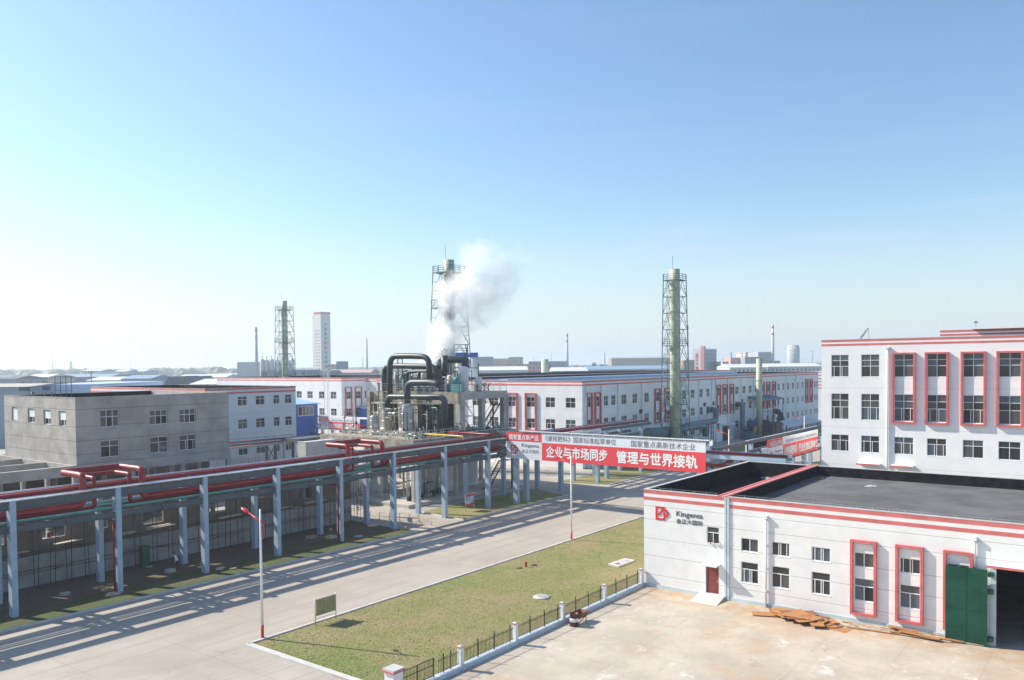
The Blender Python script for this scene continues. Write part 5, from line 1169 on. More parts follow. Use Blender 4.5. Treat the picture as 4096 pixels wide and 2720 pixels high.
MB().tube([q_(1180, 305, 74.7), q_(1228, 310, 73), q_(1228, 560, 72.2), q_(1320, 560, 72.2)], .6, 16, 1.4).build('duct', duct_blue, d2)
MB().tube([q_(1320, 530, 72.2), q_(1395, 455, 72.2)], .55, 16).build('duct', duct_blue, d2)
a = q_(1320, 570, 71.5); m = MB(); m.box(a.x-3.2, a.x+1.8, 70, 73, 0, 1.9); m.build('fan_base', duct_blue, d2)
m = MB(); m.cyl((a.x, 70.6, 3.3), (a.x, 72.2, 3.3), 1.1, n=18); m.build('fan', blue_mach, d2); tag(MB().box(a.x-.5, a.x+.5, 70.2, 70.9, 1.92, 3.0).build('motor', pipe_yellow, d2), 'yellow fan motor')
d3 = thing('duct_system', 'dark fan units and elbow duct right of the slim chimney', 'duct', (200, 71, 0))
MB().tube([q_(1445, 495, 72), q_(1540, 520, 72), q_(1545, 600, 72)], .7, 16, 1.2).build('duct', steel_dark, d3)
MB().tube([q_(1570, 375, 74.6), q_(1620, 395, 73), q_(1650, 500, 72)], .7, 16, 1.2).build('duct', steel_dark, d3)
a = q_(1520, 600, 71.5); MB().box(a.x-3, a.x+3.5, 69.8, 73, 0, 3.1).build('fan_base', duct_blue, d3)
m = MB(); a, b_ = q_(1442, 262, 71), q_(1655, 235, 71); m.add([(a.x, 71, a.z), (b_.x, 71, a.z), (b_.x, 74.8, a.z+.8), (a.x, 74.8, a.z+.8), (a.x, 71, a.z-.3), (b_.x, 71, a.z-.3), (b_.x, 74.8, a.z+.5), (a.x, 74.8, a.z+.5)], [(0,1,2,3),(4,5,6,7),(0,1,5,4),(1,2,6,5),(2,3,7,6),(3,0,4,7)]); 
aw = solo(m, 'awning', duct_blue, 'blue-grey sheet awning high on the long hall wall', 'awning')
m = MB()
for i in range(5): x = a.x+(b_.x-a.x)*i/4; m.bar((x, 71.1, 0), (x, 71.1, a.z-.31), .14)
for z in (2, 4, 6): m.bar((a.x, 71.1, z), (b_.x, 71.1, z), .1)
m.build('post', steel_dark, aw)
m = MB(); a = q_(1450, 600, 71.2); m.cyl((a.x, 71, .2), (a.x, 71, .2001), .1, n=6)
sh = onz('I', 1660, 600, 0)
t = thing('shelter', 'low shelter with a pale arched roof beyond the slim chimney', 'shelter', (205, 64, 0))
a, b_ = onp('I', 1640, 545, 1, 64), onp('I', 1985, 520, 1, 64)
m = MB(); m.add([(a.x, 62, a.z), (b_.x, 62, a.z), (b_.x-2, 66, a.z+1.1), (a.x+4, 66, a.z+1.1), (b_.x, 70, a.z), (a.x, 70, a.z)], [(0,1,2,3),(3,2,4,5)], 0); m.build('roof', mat('pale_sheet', (.5, .52, .53), .5), t)
m = MB()
for i in range(7):
    x = a.x+(b_.x-a.x)*i/6
    for v in (62.2, 69.8): m.bar((x, v, 0), (x, v, a.z), .15)
m.build('post', steel_dark, t)

# ================================================================ lamp posts
def lamp():
    t = thing('street_lamp', '', 'street lamp')
    MB().cyl((0, 0, 1.0), (0, 0, 8.65), .095, .06, 14).build('pole', lamp_white, t)
    m = MB(); m.cyl((0, 0, .07), (0, 0, 1.0), .105, .096, 14); m.build('pole_base', lamp_red, t)
    a, b_ = Vector((0, -.35, 7.72)), Vector((0, 1.35, 8.32)); m = MB(); m.cyl(a, b_, .05, .04, 8); m.bar((0, -.35, 7.70), (0, .0, 8.0), .05); m.build('arm', lamp_red, t)
    m = MB(); d = (b_-a).normalized(); c = b_+d*.35
    vs = []; N = 10
    for i in range(9):
        t_ = i/8; r = .17*math.sin(math.pi*(.08+.87*t_))**.7; q = b_+d*(t_*.85-.08)
        vs += [(q.x+r*math.cos(2*math.pi*k_/N), q.y, q.z+r*.55*math.sin(2*math.pi*k_/N)) for k_ in range(N)]
    m.add(vs, [(i*N+k_, i*N+(k_+1) % N, (i+1)*N+(k_+1) % N, (i+1)*N+k_) for i in range(8) for k_ in range(N)], 0, True); m.add(vs[:N], [tuple(range(N))]); m.add(vs[-N:], [tuple(range(N))])
    m.build('lamp_head', lamp_red, t)
    m = MB(); m.tube([(0, -.3, 7.7), (0, -.42, 7.3), (0, -.32, 6.75), (0, -.18, 6.72)], .022, 6, .1); m.build('ornament', lamp_red, t)
    return t
L0 = lamp(); G_ = 'street lamps along the lawn side of the road'
L0.location = (32.56, 45.68, 0); tag(L0, 'nearest white street lamp with red base at the lawn corner', None, G_)
dup(L0, (69.69, 45.5, 0), 'white street lamp standing in front of the big banner', group=G_)
dup(L0, (109.4, 45.0, 0), 'white street lamp just right of the big banner, before the dark door', group=G_)
dup(L0, (142.5, 45.0, 0), 'far white street lamp above the faded banner', group=G_)

# ================================================================ fence
fe = thing('garden_fence', 'black iron fence with white pillars between lawn and yard', 'fence', (31, 31.5, 0))
m = MB(); m.box(31.1, 58.7, 31.3, 31.66, 0, .30); m.build('curb', curb_blue, fe)
PX = [36.17, 41.54, 47.02, 52.69, 58.45]
for x in PX:
    q = MB().box(x-.14, x+.14, 31.36, 31.64, .301, 1.36).build('pillar', fence_white, fe)
    MB().box(x-.19, x+.19, 31.31, 31.69, 1.361, 1.42).build('cap', red_paint, q)
    MB().add([(x-.17, 31.33, 1.42), (x+.17, 31.33, 1.42), (x+.17, 31.67, 1.42), (x-.17, 31.67, 1.42), (x, 31.5, 1.5)], [(0,1,4),(1,2,4),(2,3,4),(3,0,4),(0,3,2,1)]).build('cap_top', cap_grey, q)
q = MB().box(30.33, 31.03, 31.15, 31.85, 0, 1.62).build('gate_pillar', fence_white, fe)
MB().box(30.22, 31.14, 31.04, 31.96, 1.621, 1.70).build('cap', red_paint, q); MB().box(30.26, 31.10, 31.08, 31.92, 1.701, 1.80).build('cap_top', cap_grey, q)
for a, b_ in zip([34.0]+PX[:-1], PX):
    m = MB(); x = a+.26; top = 1.22
    while x < b_-.2:
        m.bar((x, 31.5, .31), (x, 31.5, top), .016); m.bar((x-.04, 31.5, top-.12), (x+.04, 31.5, top-.05), .012); x += .13
    for z in (.42, 1.08): m.bar((a+.15, 31.5, z), (b_-.15, 31.5, z), .022)
    n = 3
    for i in range(1, n+1):
        x = a+(b_-a)*i/(n+.35)
        if x < b_-.5 or i < 3: m.bar((x, 31.5, .31), (x, 31.5, 1.42), .05)
    m.build('railing', black_iron, fe)
m = MB(); x = 31.2
while x < 33.9: m.bar((x, 31.5, .31), (x, 31.5, 1.36), .018); x += .11
for z in (.38, 1.0, 1.37): m.bar((31.1, 31.5, z), (33.85, 31.5, z), .035)
for x in (31.12, 32.5, 33.83): m.bar((x, 31.5, .31), (x, 31.5, 1.38), .05)
tag(m.build('gate', black_iron, fe), 'black iron gate leaf, taller than the railing')

# ================================================================ small things on lawn and yard
m = MB(); m.lathe((58.0, 42.72, .07), [(.09, 0), (.09, .3), (.12, .32), (.12, .4), (.08, .46), (.03, .5)], 14); m.cyl((57.86, 42.72, .36), (58.14, 42.72, .36), .045, n=10); m.cyl((58, 42.6, .3), (58, 42.72, .3), .05, n=10)
solo(m, 'fire_hydrant', lamp_red, 'small red fire hydrant standing on the lawn', 'fire hydrant')
for x, y, r in ((57.3, 42.9, .3), (58.9, 42.5, .35)):
    m = MB(); m.lathe((x, y, .071), [(r, 0), (r*.6, .07), (r*.2, .1)], 12); solo(m, 'soil_mound', soil, 'low soil patch on the left of the hydrant' if x < 58 else 'low soil patch on the right of the hydrant', 'soil mound')
t = thing('manhole', 'round pale manhole collar with a grey lid in the lawn', 'manhole', (51.0, 36.1, .07))
MB().lathe((51.0, 36.1, .071), [(.66, 0), (.62, .08), (.40, .1)], 28).build('collar', cap_grey, t); MB().lathe((51.0, 36.1, .10), [(.40, 0), (.38, .09)], 20).build('lid', tank_mat, t)
t = thing('manhole', 'rectangular pale slab with two small covers in the lawn by the workshop', 'manhole', (64, 36.4, .07))
MB().prism([(62.75, 37.1), (62.45, 35.9), (65.3, 35.8), (65.5, 36.95)], .071, .19).build('slab', cap_grey, t)
tag(MB().lathe((63.2, 36.4, .19), [(.25, 0), (.24, .03)], 16).build('cover', lamp_red, t), 'red round cover'); tag(MB().lathe((64.7, 36.5, .19), [(.36, 0), (.35, .03)], 18).build('cover', cap_grey, t), 'grey round cover')
t = thing('notice_board', 'empty beige notice board on thin legs at the lawn edge', 'notice board', (37.3, 45.03, 0))
m = MB(); m.box(36.5, 38.2, 45.0, 45.06, .72, 1.80); m.build('board', mat('board_beige', (.33, .29, .15), .5, var=.1, sc=1), t)
m = MB()
for x in (36.42, 38.26): m.cyl((x, 45.03, 0.05), (x, 45.03, 1.96), .035, n=8)
m.box(36.46, 38.24, 44.99, 45.07, 1.80, 1.84); m.box(36.46, 38.24, 44.99, 45.07, .68, .719); m.box(36.46, 38.24, 45.0, 45.04, .48, .51); m.box(37.33, 37.37, 44.985, 44.999, .72, 1.8)
m.build('frame', galv, t)
t = thing('sign_board', 'blue and red sign board on the grass below the rack', 'sign', (76.7, 65.05, 0))
MB().box(75.95, 77.5, 65.0, 65.04, .75, 2.1).build('board', mat('sign_blue', (.12, .32, .62), .5, var=.35, sc=1.2, col2=(.5, .6, .72)), t)
m = MB(); m.box(75.95, 77.5, 64.985, 64.999, 1.85, 2.1); m.box(75.95, 77.5, 64.985, 64.999, .75, .95); m.build('border', lamp_red, t)
m = MB(); m.cyl((75.92, 65.05, 0), (75.92, 65.05, 2.2), .03, n=8); m.cyl((77.53, 65.05, 0), (77.53, 65.05, 2.35), .03, n=8); m.build('leg', rail_y, t)
t = thing('oil_drum', 'rusty brown oil drum with a white band by the fence', 'drum', (46.85, 30.45, 0))
MB().lathe((46.85, 30.45, 0), [(.29, 0), (.30, .02), (.29, .3), (.305, .31), (.29, .32)], 24).build('lower_shell', mat('drum_brown', (.10, .03, .03), .5, var=.3, sc=4), t)
tag(MB().lathe((46.85, 30.45, .321), [(.292, 0), (.292, .26)], 24).build('band', fence_white, t), 'white band')
m = MB(); m.lathe((46.85, 30.45, .582), [(.29, 0), (.29, .28), (.305, .3), (.27, .3), (.27, .1)], 24); m.build('upper_shell', MT['drum_brown'], t)
t = thing('wheelbarrow', 'rusty orange wheelbarrow beside the drum', 'wheelbarrow', (47.9, 30.6, 0))
m = MB(); m.add([(47.5, 30.4, .35), (48.2, 30.4, .35), (48.2, 30.8, .35), (47.5, 30.8, .35), (47.35, 30.25, .72), (48.45, 30.25, .72), (48.45, 30.95, .72), (47.35, 30.95, .72)], [(0,1,2,3),(0,1,5,4),(1,2,6,5),(2,3,7,6),(3,0,4,7)]); m.build('tray', rust, t)
m = MB()
for y in (30.35, 30.85): m.bar((47.3, y, .1), (48.7, y, .55), .04); m.bar((48.2, y, .4), (48.3, y, 0), .04)
m.build('frame', steel_dark, t)
wm_ = MB(); wm_.cyl((47.3, 30.55, .19), (47.3, 30.65, .19), .19, n=16); wm_.build('wheel', black_iron, t)
# plywood sheets and timber by the workshop
rr = random.Random(8)
for i in range(22):
    v = 20.6-i*.22+rr.uniform(-.3, .3); u = 57.4+rr.uniform(-.95, .7); a = rr.uniform(-1.5, 1.5); L, W2 = rr.uniform(1.3, 2.4), rr.uniform(.7, 1.2); z = .02+.035*(10-abs(i-10))+rr.uniform(0, .02)
    c_, s_ = math.cos(a), math.sin(a); P = [(u+x*c_-y*s_, v+x*s_+y*c_) for x, y in ((-W2/2, -L/2), (W2/2, -L/2), (W2/2, L/2), (-W2/2, L/2))]
    solo(MB().prism(P, z, z+.024), 'plywood_sheet', wood if i % 4 else rust, 'weathered orange plywood sheet in the heap along the workshop wall', 'plywood', 'plywood sheets heaped along the workshop wall')
for i in range(16):
    v0 = 15.9-rr.uniform(0, 1.8); v1 = v0-rr.uniform(4.5, 7.5); u = 57.2+i*.085+rr.uniform(-.05, .05); z = .05+rr.uniform(0, .05)
    m = MB(); m.bar((u, v0, z), (u+.75+rr.uniform(-.25, .25), v1, z+.02), .075, .05)
    solo(m, 'timber_batten', wood_pale if i % 4 else wood, 'long pale timber batten lying among others along the workshop wall', 'timber', 'timber battens lying along the workshop wall')
for i in range(7):
    v = 10.2+rr.uniform(-2.2, 2); u = 58.0+rr.uniform(-.4, .2); a = 1.57+rr.uniform(-.35, .35); L = rr.uniform(1.2, 2.6); z = .1+.03*i
    m = MB(); m.bar((u-math.cos(a)*L/2, v-math.sin(a)*L/2, z), (u+math.cos(a)*L/2, v+math.sin(a)*L/2, z+.08), .3, .03)
    solo(m, 'broken_board', wood, 'short dark broken board near the green gate', 'board', 'broken boards lying near the green gate')
t = thing('waste_bin', 'tall dark green cabinet against the site wall', 'cabinet', (38.3, 71.0, .08))
MB().box(37.85, 38.6, 70.7, 71.1, .08, 2.0).build('body', mat('dark_green', (.01, .09, .045), .5, var=.2), t); MB().box(38.0, 38.45, 70.68, 70.699, .3, 1.8).build('door', mat('dark_green2', (.012, .11, .055), .45), t)
# rubble on the verge
for i, (n, x, y, s_) in enumerate((('B', 1370, 525, .45), ('B', 1720, 490, .3), ('B', 2030, 545, .5), ('B', 1570, 570, .7), ('D', 570, 1040, .9), ('D', 745, 1040, .9), ('D', 740, 970, .3), ('B', 990, 740, .6), ('B', 1050, 780, .7), ('B', 600, 780, .6), ('B', 2150, 545, .5), ('D', 1130, 930, .9), ('D', 1000, 1030, .7), ('D', 1420, 960, .5))):
    p = onz(n, x, y, .08); m = MB(); N = 6
    P = [(p.x+s_*rr.uniform(.6, 1)*math.cos(k_*1.047), p.y+s_*rr.uniform(.4, .8)*math.sin(k_*1.047)) for k_ in range(N)]
    m.prism(P, .081, .081+rr.uniform(.08, .22)); solo(m, 'rubble_slab', (conc2, rubble_m, wood_pale)[i % 3], 'broken concrete or earth slab lying on the shaded verge', 'rubble', 'rubble pieces on the shaded verge')
# valve box on verge kerb
# ---------------------------------------------------------------- people
def person(loc, rz, label, lean, shirt, pants, hat=None, arms=((.25, .35), (.3, .3))):
    """one continuous skinned body; x right, y forward"""
    t = thing('person', label, 'person', loc); t.rotation_euler = (0, 0, rz)
    s = math.sin(lean); c = math.cos(lean)
    def up(h, x=0, y=0): return (x, y*c+(h-.92)*s, .92+(h-.92)*c-y*s)
    J = [((0, 0, .92), .135), (up(1.15), .125), (up(1.38), .15), (up(1.50), .06), (up(1.60, 0, .02), .095), (up(1.70, 0, .02), .085),
         ((.1, 0, .88), .09), ((.12, .03, .48), .06), ((.13, -.02, .1), .045), ((.14, .13, .04), .045), ((-.1, 0, .88), .09), ((-.12, .06, .48), .06), ((-.13, .02, .1), .045), ((-.14, .17, .04), .045),
         (up(1.40, .19), .055), (up(1.40-arms[0][0], .25, arms[0][1]*.4), .042), (up(1.40-arms[0][0]*1.9, .24, arms[0][1]), .035), (up(1.40-arms[0][0]*2.1, .23, arms[0][1]+.08), .03),
         (up(1.40, -.19), .055), (up(1.40-arms[1][0], -.25, arms[1][1]*.4), .042), (up(1.40-arms[1][0]*1.9, -.24, arms[1][1]), .035), (up(1.40-arms[1][0]*2.1, -.23, arms[1][1]+.08), .03)]
    E_ = [(0,1),(1,2),(2,3),(3,4),(4,5),(0,6),(6,7),(7,8),(8,9),(0,10),(10,11),(11,12),(12,13),(2,14),(14,15),(15,16),(16,17),(2,18),(18,19),(19,20),(20,21)]
    me = bpy.data.meshes.new('body'); me.from_pydata([j[0] for j in J], E_, []); ob_ = bpy.data.objects.new('body', me); COL.objects.link(ob_)
    sk = ob_.modifiers.new('s', 'SKIN'); sk.use_smooth_shade = True
    for i, (_, r) in enumerate(J): me.skin_vertices[0].data[i].radius = (r, r)
    me.skin_vertices[0].data[0].use_root = True
    ss = ob_.modifiers.new('d', 'SUBSURF'); ss.levels = 1; ss.render_levels = 1
    bpy.context.view_layer.update(); dg = bpy.context.evaluated_depsgraph_get()
    nm = bpy.data.meshes.new_from_object(ob_.evaluated_get(dg)); bpy.data.objects.remove(ob_)
    for mm in (skin, shirt, pants): nm.materials.append(mm)
    sh_top = Vector(up(1.47)); hip = Vector((0, 0, .93))
    for pg in nm.polygons:
        ce = pg.center; h = (ce-hip).dot(Vector((0, s, c)))
        pg.material_index = 2 if ce.z < .93 and h < .03 and abs(ce.x) < .2 else (1 if h < .56 and ((ce-Vector(up(1.40-arms[0][0]*1.9, .24, arms[0][1]))).length > .14 and (ce-Vector(up(1.40-arms[1][0]*1.9, -.24, arms[1][1]))).length > .14) else 0)
        pg.use_smooth = True
    b2 = bpy.data.objects.new('body', nm); COL.objects.link(b2); b2.parent = t
    hp = Vector(up(1.70, 0, .0)); m = MB(); m.lathe((hp.x, hp.y-.01, hp.z-.04), [(.098, 0), (.104, .06), (.08, .12), (.02, .145)], 14)
    h = bpy.data.objects.new('hat' if hat else 'hair', m.mesh('hair', hat or hairm)); COL.objects.link(h); h.parent = t
    return t
p = onz('B', 1640, 560, .08)
person((p.x, p.y, .08), R(60), 'person in white shirt and dark trousers bending by a rack column', .45, shirt_w, trousers, arms=((.25, .1), (.26, .25)))
p = onp('B', 450, 235, 1, 73.4)
person((p.x, 73.4, max(.2, p.z-1.15)), R(190), 'person in dark red shirt seen through the wall opening at left', .3, shirt_r, trousers)
w1 = onp('X', 1426, 1722, 1, 93.0)
person((79.4, 91.0, DZ), R(200), 'person in blue overalls and pale cap on the plant deck edge', .05, overall, overall, mat('cap_pale', (.3, .6, .55), .7))
w2 = ond('X', 1268, 1747, 118)
person((w2.x, w2.y, w2.z), R(150), 'person in blue overalls on the pipes left of the small banner', .1, overall, overall, mat('cap_blue', (.1, .3, .45), .7))
MB_ = MB().box(w2.x-4, w2.x+4, w2.y-.6, w2.y+3, w2.z-.35, w2.z-.01)
gp = solo(MB_, 'pipe_platform', beam_paint, 'dark service platform left of the small banner', 'platform')
m = MB()
for x in (w2.x-3.7, w2.x+3.7):
    for y in (w2.y-.3, w2.y+2.7): m.bar((x, y, 0), (x, y, w2.z-.36), .25)
m.build('leg', col_paint, gp)

# ================================================================ distance
def fb(name, label, x0, x1, yt, d, mm, depth=30, cat='building', roof=None, group=None, gable=0.0, yaw=None, zb=0.0, zn='X', rh=1.0):
    """a far building: left/right edge and top read off the photo at distance d, standing on the ground"""
    a, b_ = ond(zn, x0, yt, d), ond(zn, x1, yt, d); W2 = (b_-a).length; H = max(2.0, (a.z+b_.z)/2)
    dx = Vector((b_.x-a.x, b_.y-a.y, 0)).normalized(); ang = math.atan2(dx.y, dx.x)
    t = thing(name, label, cat, (a.x, a.y, 0), group); t.rotation_euler = (0, 0, ang)
    def part(n, mb, m_): o = bpy.data.objects.new(n, mb.mesh(n, m_)); COL.objects.link(o); o.parent = t; ORG[o.name] = Vector(); return o
    hw_ = H-(rh if roof else 0)
    if gable:
        m = MB(); m.box(0, W2, 0, depth, 0, H-gable); part('wall', m, mm)
        m = MB(); g = gable; m.add([(-.3, -.5, H-g), (W2/2, -.5, H), (W2+.3, -.5, H-g), (-.3, depth, H-g), (W2/2, depth, H), (W2+.3, depth, H-g)], [(0,1,2),(3,5,4),(0,3,4,1),(1,4,5,2),(0,2,5,3)]); part('roof', m, roof or mm)
    else:
        m = MB(); m.box(0, W2, 0, depth, 0, hw_); part('wall', m, mm)
        if roof: m = MB(); m.add([(-.5, -.5, hw_), (W2+.5, -.5, hw_), (W2+.5, depth+.5, hw_), (-.5, depth+.5, hw_), (0, depth*.45, H), (W2, depth*.45, H)], [(0,1,5,4),(1,2,5),(2,3,4,5),(3,0,4),(0,3,2,1)]); part('roof', m, roof)
    return t, part, W2, H
fw = farmat('far_white_windows', (.62, .62, .60), (.16, .18, .2)); fcream = farmat('far_cream_windows', (.60, .52, .45), (.25, .22, .22)); fpink = farmat('far_pink', (.62, .35, .33), (.3, .2, .2))
fgrey = farmat('far_grey', (.26, .30, .35)); fgb = farmat('far_grey_blue', (.30, .36, .42), (.2, .24, .28), 5, 4); fblue = farmat('far_blue_roof', (.22, .33, .46)); fwr = farmat('far_white_roof', (.60, .62, .64)); fbrown = farmat('far_brown', (.30, .26, .20)); fdk = farmat('far_dark', (.12, .13, .15))
flb = farmat('far_pale_blue', (.42, .53, .70))
# left strip
fb('warehouse', 'blue-grey warehouse with a row of dark windows at the far left edge', -200, 108, 1538, 190, farmat('bluegrey_wall', (.24, .31, .38), (.08, .1, .14), 8, 6, .4, .3), 25, roof=farmat('tan_roof', (.42, .40, .36)), rh=.6)
fb('warehouse', 'warehouse with a wide pale blue roof behind the concrete building', 108, 372, 1538, 200, flb, 40)
for i, (x0, x1, yt, d, lab, m_, rf) in enumerate(((328, 405, 1476, 900, 'small white far building at left among trees', fw, fwr), (458, 505, 1478, 820, 'white gable ended far shed left of centre-left trees', fw, fwr), (525, 575, 1478, 840, 'faint low white far shed', fw, fwr),
    (90, 190, 1497, 560, 'long low pale roofed shed at far left', fcream, fwr), (190, 440, 1497, 600, 'long low grey-blue roofed shed at far left', fgrey, farmat('dull_blue', (.25, .33, .42))), (345, 485, 1508, 500, 'white row house with dark windows behind small trees', fw, fwr),
    (484, 602, 1501, 480, 'blue roofed shed among trees at left', farmat('far_pale', (.35, .42, .48)), fblue), (655, 700, 1506, 430, 'grey gabled shed, left one of the pair', fgrey, fdk), (700, 765, 1506, 430, 'grey gabled shed, right one of the pair', fgrey, fdk),
    (700, 900, 1498, 520, 'long white roofed shed left of the silos', fcream, fwr), (760, 890, 1517, 330, 'cream windowed row before the white roofed shed', fcream, fwr), (948, 1045, 1448, 1100, 'flat grey industrial building behind the striped chimney', fgrey, None), (0, 60, 1503, 520, 'dark low house at the far left edge', fgrey, fdk),
    (1045, 1220, 1480, 420, 'dark roofed low shed under the silos', farmat('far_bl', (.34, .37, .42), (.2, .22, .25), 7, 6), None), (1222, 1310, 1482, 470, 'grey windowed low block at the foot of the tall tower', fgb, None), (1305, 1480, 1478, 500, 'long grey row with a red roof line right of the tall tower', farmat('row_w', (.55, .56, .56), (.25, .28, .32), 6, 5, .5, .35), farmat('row_roof', (.5, .36, .36))),
    (1312, 1345, 1457, 700, 'cream small block right of the tall tower', fcream, None), (1345, 1360, 1445, 700, 'narrow dark shaft right of the cream block', fgrey, None))):
    if 'gabled' in lab: fb('shed', lab, x0, x1, yt, d, m_, 40, 'shed', rf, gable=5)
    else: fb('far_building', lab, x0, x1, yt, d, m_, 35, 'building', rf, rh=2.0)
# right strip
for i, (x0, x1, yt, d, lab, m_, rf) in enumerate(((1900, 1970, 1427, 900, 'large plain grey block right of the plant', fgrey, None), (1972, 2060, 1434, 950, 'cream windowed block with stepped roof right of the grey block', fcream, None), (2035, 2092, 1428, 940, 'taller cream middle block with a dark cap', fcream, None),
    (2058, 2160, 1456, 700, 'pink and cream low block', fpink, None), (1905, 2110, 1466, 560, 'long cream windowed row behind the halls', fw, fwr), (2115, 2265, 1445, 980, 'wide blue-grey shed left of the slim chimney', fgb, None), (2446, 2680, 1426, 1300, 'very wide low brown hangar', fbrown, farmat('hang_roof', (.34, .38, .42))), (2350, 2730, 1463, 640, 'blue roofed long shed with white wall', fw, fblue),
    (2210, 2350, 1469, 560, 'low pale-roofed shed below the slim chimney', fcream, fwr), (2735, 2778, 1440, 700, 'small dark shed left of the red lettered block', fbrown, None), (2890, 2915, 1446, 750, 'small white block right of the red lettered block', fw, None),
    (2928, 2985, 1431, 900, 'pink low office with dark windows', fpink, None), (2982, 3035, 1409, 950, 'stepped cream plant building with silo tops', fcream, None), (3033, 3084, 1408, 900, 'plain grey tall plant block', farmat('pg', (.36, .40, .42)), None), (2980, 3035, 1428, 880, 'dark blue-grey plant block below the cream one', fgrey, None),
    (2920, 3070, 1456, 620, 'long white windowed row, left part near the slim flue', fw, fwr), (3072, 3290, 1453, 640, 'long white windowed row, right part beside the office block', fw, fwr), (3080, 3120, 1443, 900, 'low grey shed behind the white row', fgrey, None))):
    fb('far_building', lab, x0, x1, yt, d, m_, 40, 'building', rf, rh=2.5)
# prilling tower
t, part, W2, H = fb('far_tower', 'very tall white tower block with red top and vertical lettering', 1253, 1312, 1247, 900, farmat('tower_white', (.66, .66, .65)), 1, 'tower')
for ch_ in kids(t): bpy.data.objects.remove(ch_)
t.rotation_euler = (0, 0, 0); cx, cy = t.location.x, t.location.y
c0 = ond('X', 1282, 1250, 900); t.location = (c0.x, c0.y, 0)
m = MB(); m.box(0, 13.5, 0, 11.5, 0, H-2); part('wall', m, farmat('tower_white', (.66, .66, .65)))
m = MB(); m.box(-.3, 13.8, -.3, 11.8, H-2, H); part('red_top', m, red_paint)
m = MB(); m.box(2, 9, 11.6, 16.5, 0, H-3); part('side_shaft', m, farmat('shaft', (.58, .60, .64)))
m = MB()
for i in range(15):
    for y in (2.5, 5.5, 8.5): m.box(-.06, -.01, y, y+1.0, 8+i*3.5, 9.6+i*3.5)
part('window', m, fdk)
o = lettering('史丹利化肥股份有限公司', 0, 0, 0, -1, 0, 1, ink_grey, t); bpy.data.objects.remove(o)
for i, ch in enumerate('大型复合肥熔体造粒塔'):
    zc = H-12-i*5.2; o = lettering(ch, 1, -.1, 4.9, 8.4, zc-3.2, zc, logo_red if 3 < i < 6 else ink_grey, t, .03, .02); 
    for v_ in o.data.vertices: v_.co += ORG[t.name]
# red lettered block
t, part, W2, H = fb('far_building', 'block with red corner tower, red vertical lettering and a grey side', 2777, 2805, 1390, 760, fw, 1)
for ch_ in kids(t): bpy.data.objects.remove(ch_)
t.rotation_euler = (0, 0, 0); c0 = ond('X', 2812, 1390, 760); t.location = (c0.x, c0.y, 0); H = c0.z
m = MB(); m.box(.5, 31, 0, 10, 0, H-2); part('wall', m, farmat('side_lilac', (.40, .40, .47), (.28, .29, .36), 3, 4, .5, .6))
m = MB(); m.box(0, 3.5, -1, 2.5, 0, H+1.5); part('corner_tower', m, farmat('tower_pink', (.60, .26, .26)))
m = MB(); m.box(0, 1, 2.5, 10.5, 0, H-1); w_ = part('end_wall', m, fwr)
m = MB(); m.box(.5, 31.1, -.2, 10, H-2, H-1); part('parapet', m, fwr)
for i, ch in enumerate('金正大集'):
    zc = H-5.0-i*4.2; o = lettering(ch, 0, -.05, 7.7, 4.2, zc-3.6, zc, logo_red, t, .03, .02)
    for v_ in o.data.vertices: v_.co += ORG[t.name]
# round tower
p = ond('X', 3173, 1381, 1100); t = thing('far_tower', 'round banded office tower far right', 'tower', (p.x, p.y, 0)); 
m = MB(); m.lathe((p.x, p.y, 0), [(8.2, 0), (8.2, p.z-3), (7.2, p.z-3), (7.2, p.z)], 28); m.build('wall', farmat('round_grey', (.42, .46, .50)), t)
m = MB()
for i in range(10): m.lathe((p.x, p.y, 4+i*(p.z-8)/10), [(8.3, 0), (8.3, .9)], 28)
m.build('band', fwr, t)
# far chimneys
def fch(label, x, yt, d, wpx, c1, stripes=0, mc=None):
    p = ond('X', x, yt, d); r = wpx/2/F_PX*d; t = thing('far_chimney', label, 'chimney', (p.x, p.y, 0))
    MB().lathe((p.x, p.y, 0), [(r*1.7, 0), (r*1.3, p.z*.5), (r, p.z)], 16).build('shaft', c1, t)
    if stripes:
        m = MB()
        for i in range(stripes): z = p.z*(.97-.09*i*1.35); m.lathe((p.x, p.y, z-p.z*.045), [(r*1.16, 0), (r*1.12, p.z*.045)], 16)
        m.build('stripe', mc or farmat('far_red', (.50, .16, .16)), t)
cw, cg, cd = farmat('chim_white', (.62, .60, .60)), farmat('chim_grey', (.33, .36, .40)), farmat('chim_dark', (.12, .14, .17))
fch('grey far chimney with faded red bands, far left one', 1024, 1308, 900, 9, cg, 3, farmat('dusty_red', (.36, .24, .26)))
fch('thin plain grey far chimney left of the plant', 1467, 1354, 950, 5, cg)
fch('tall cream far chimney between plant and lattice chimney', 2268, 1332, 1000, 8, cw, 4, cg)
fch('white far chimney with red top right of the green flue', 3091, 1297, 900, 9, cw, 2)
fch('pale far chimney just right of the lattice chimney', 2751, 1299, 950, 6, cw, 2, cg)
fch('short thin stack near the thin grey chimney', 1451, 1430, 1000, 2.5, cg)
fch('thin dark stack left of the pink office', 2925, 1408, 900, 4, cd); fch('thin dark stack above the pink office', 2969, 1408, 950, 3, cd)
fch('thin dark stack over the wide hangar', 2419, 1411, 1100, 3, cd); fch('thin mast over the blue-grey shed', 2205, 1412, 1100, 1.6, cg); fch('very thin mast left of the green flue stub', 2135, 1430, 1100, 2, cg); fch('far mast at the right edge near the office', 3250, 1400, 1300, 2.5, cg); fch('faint far white mast on the left horizon', 209, 1432, 2500, 3, cw); fch('faint far tower on the left horizon', 283, 1445, 2400, 9, cg)
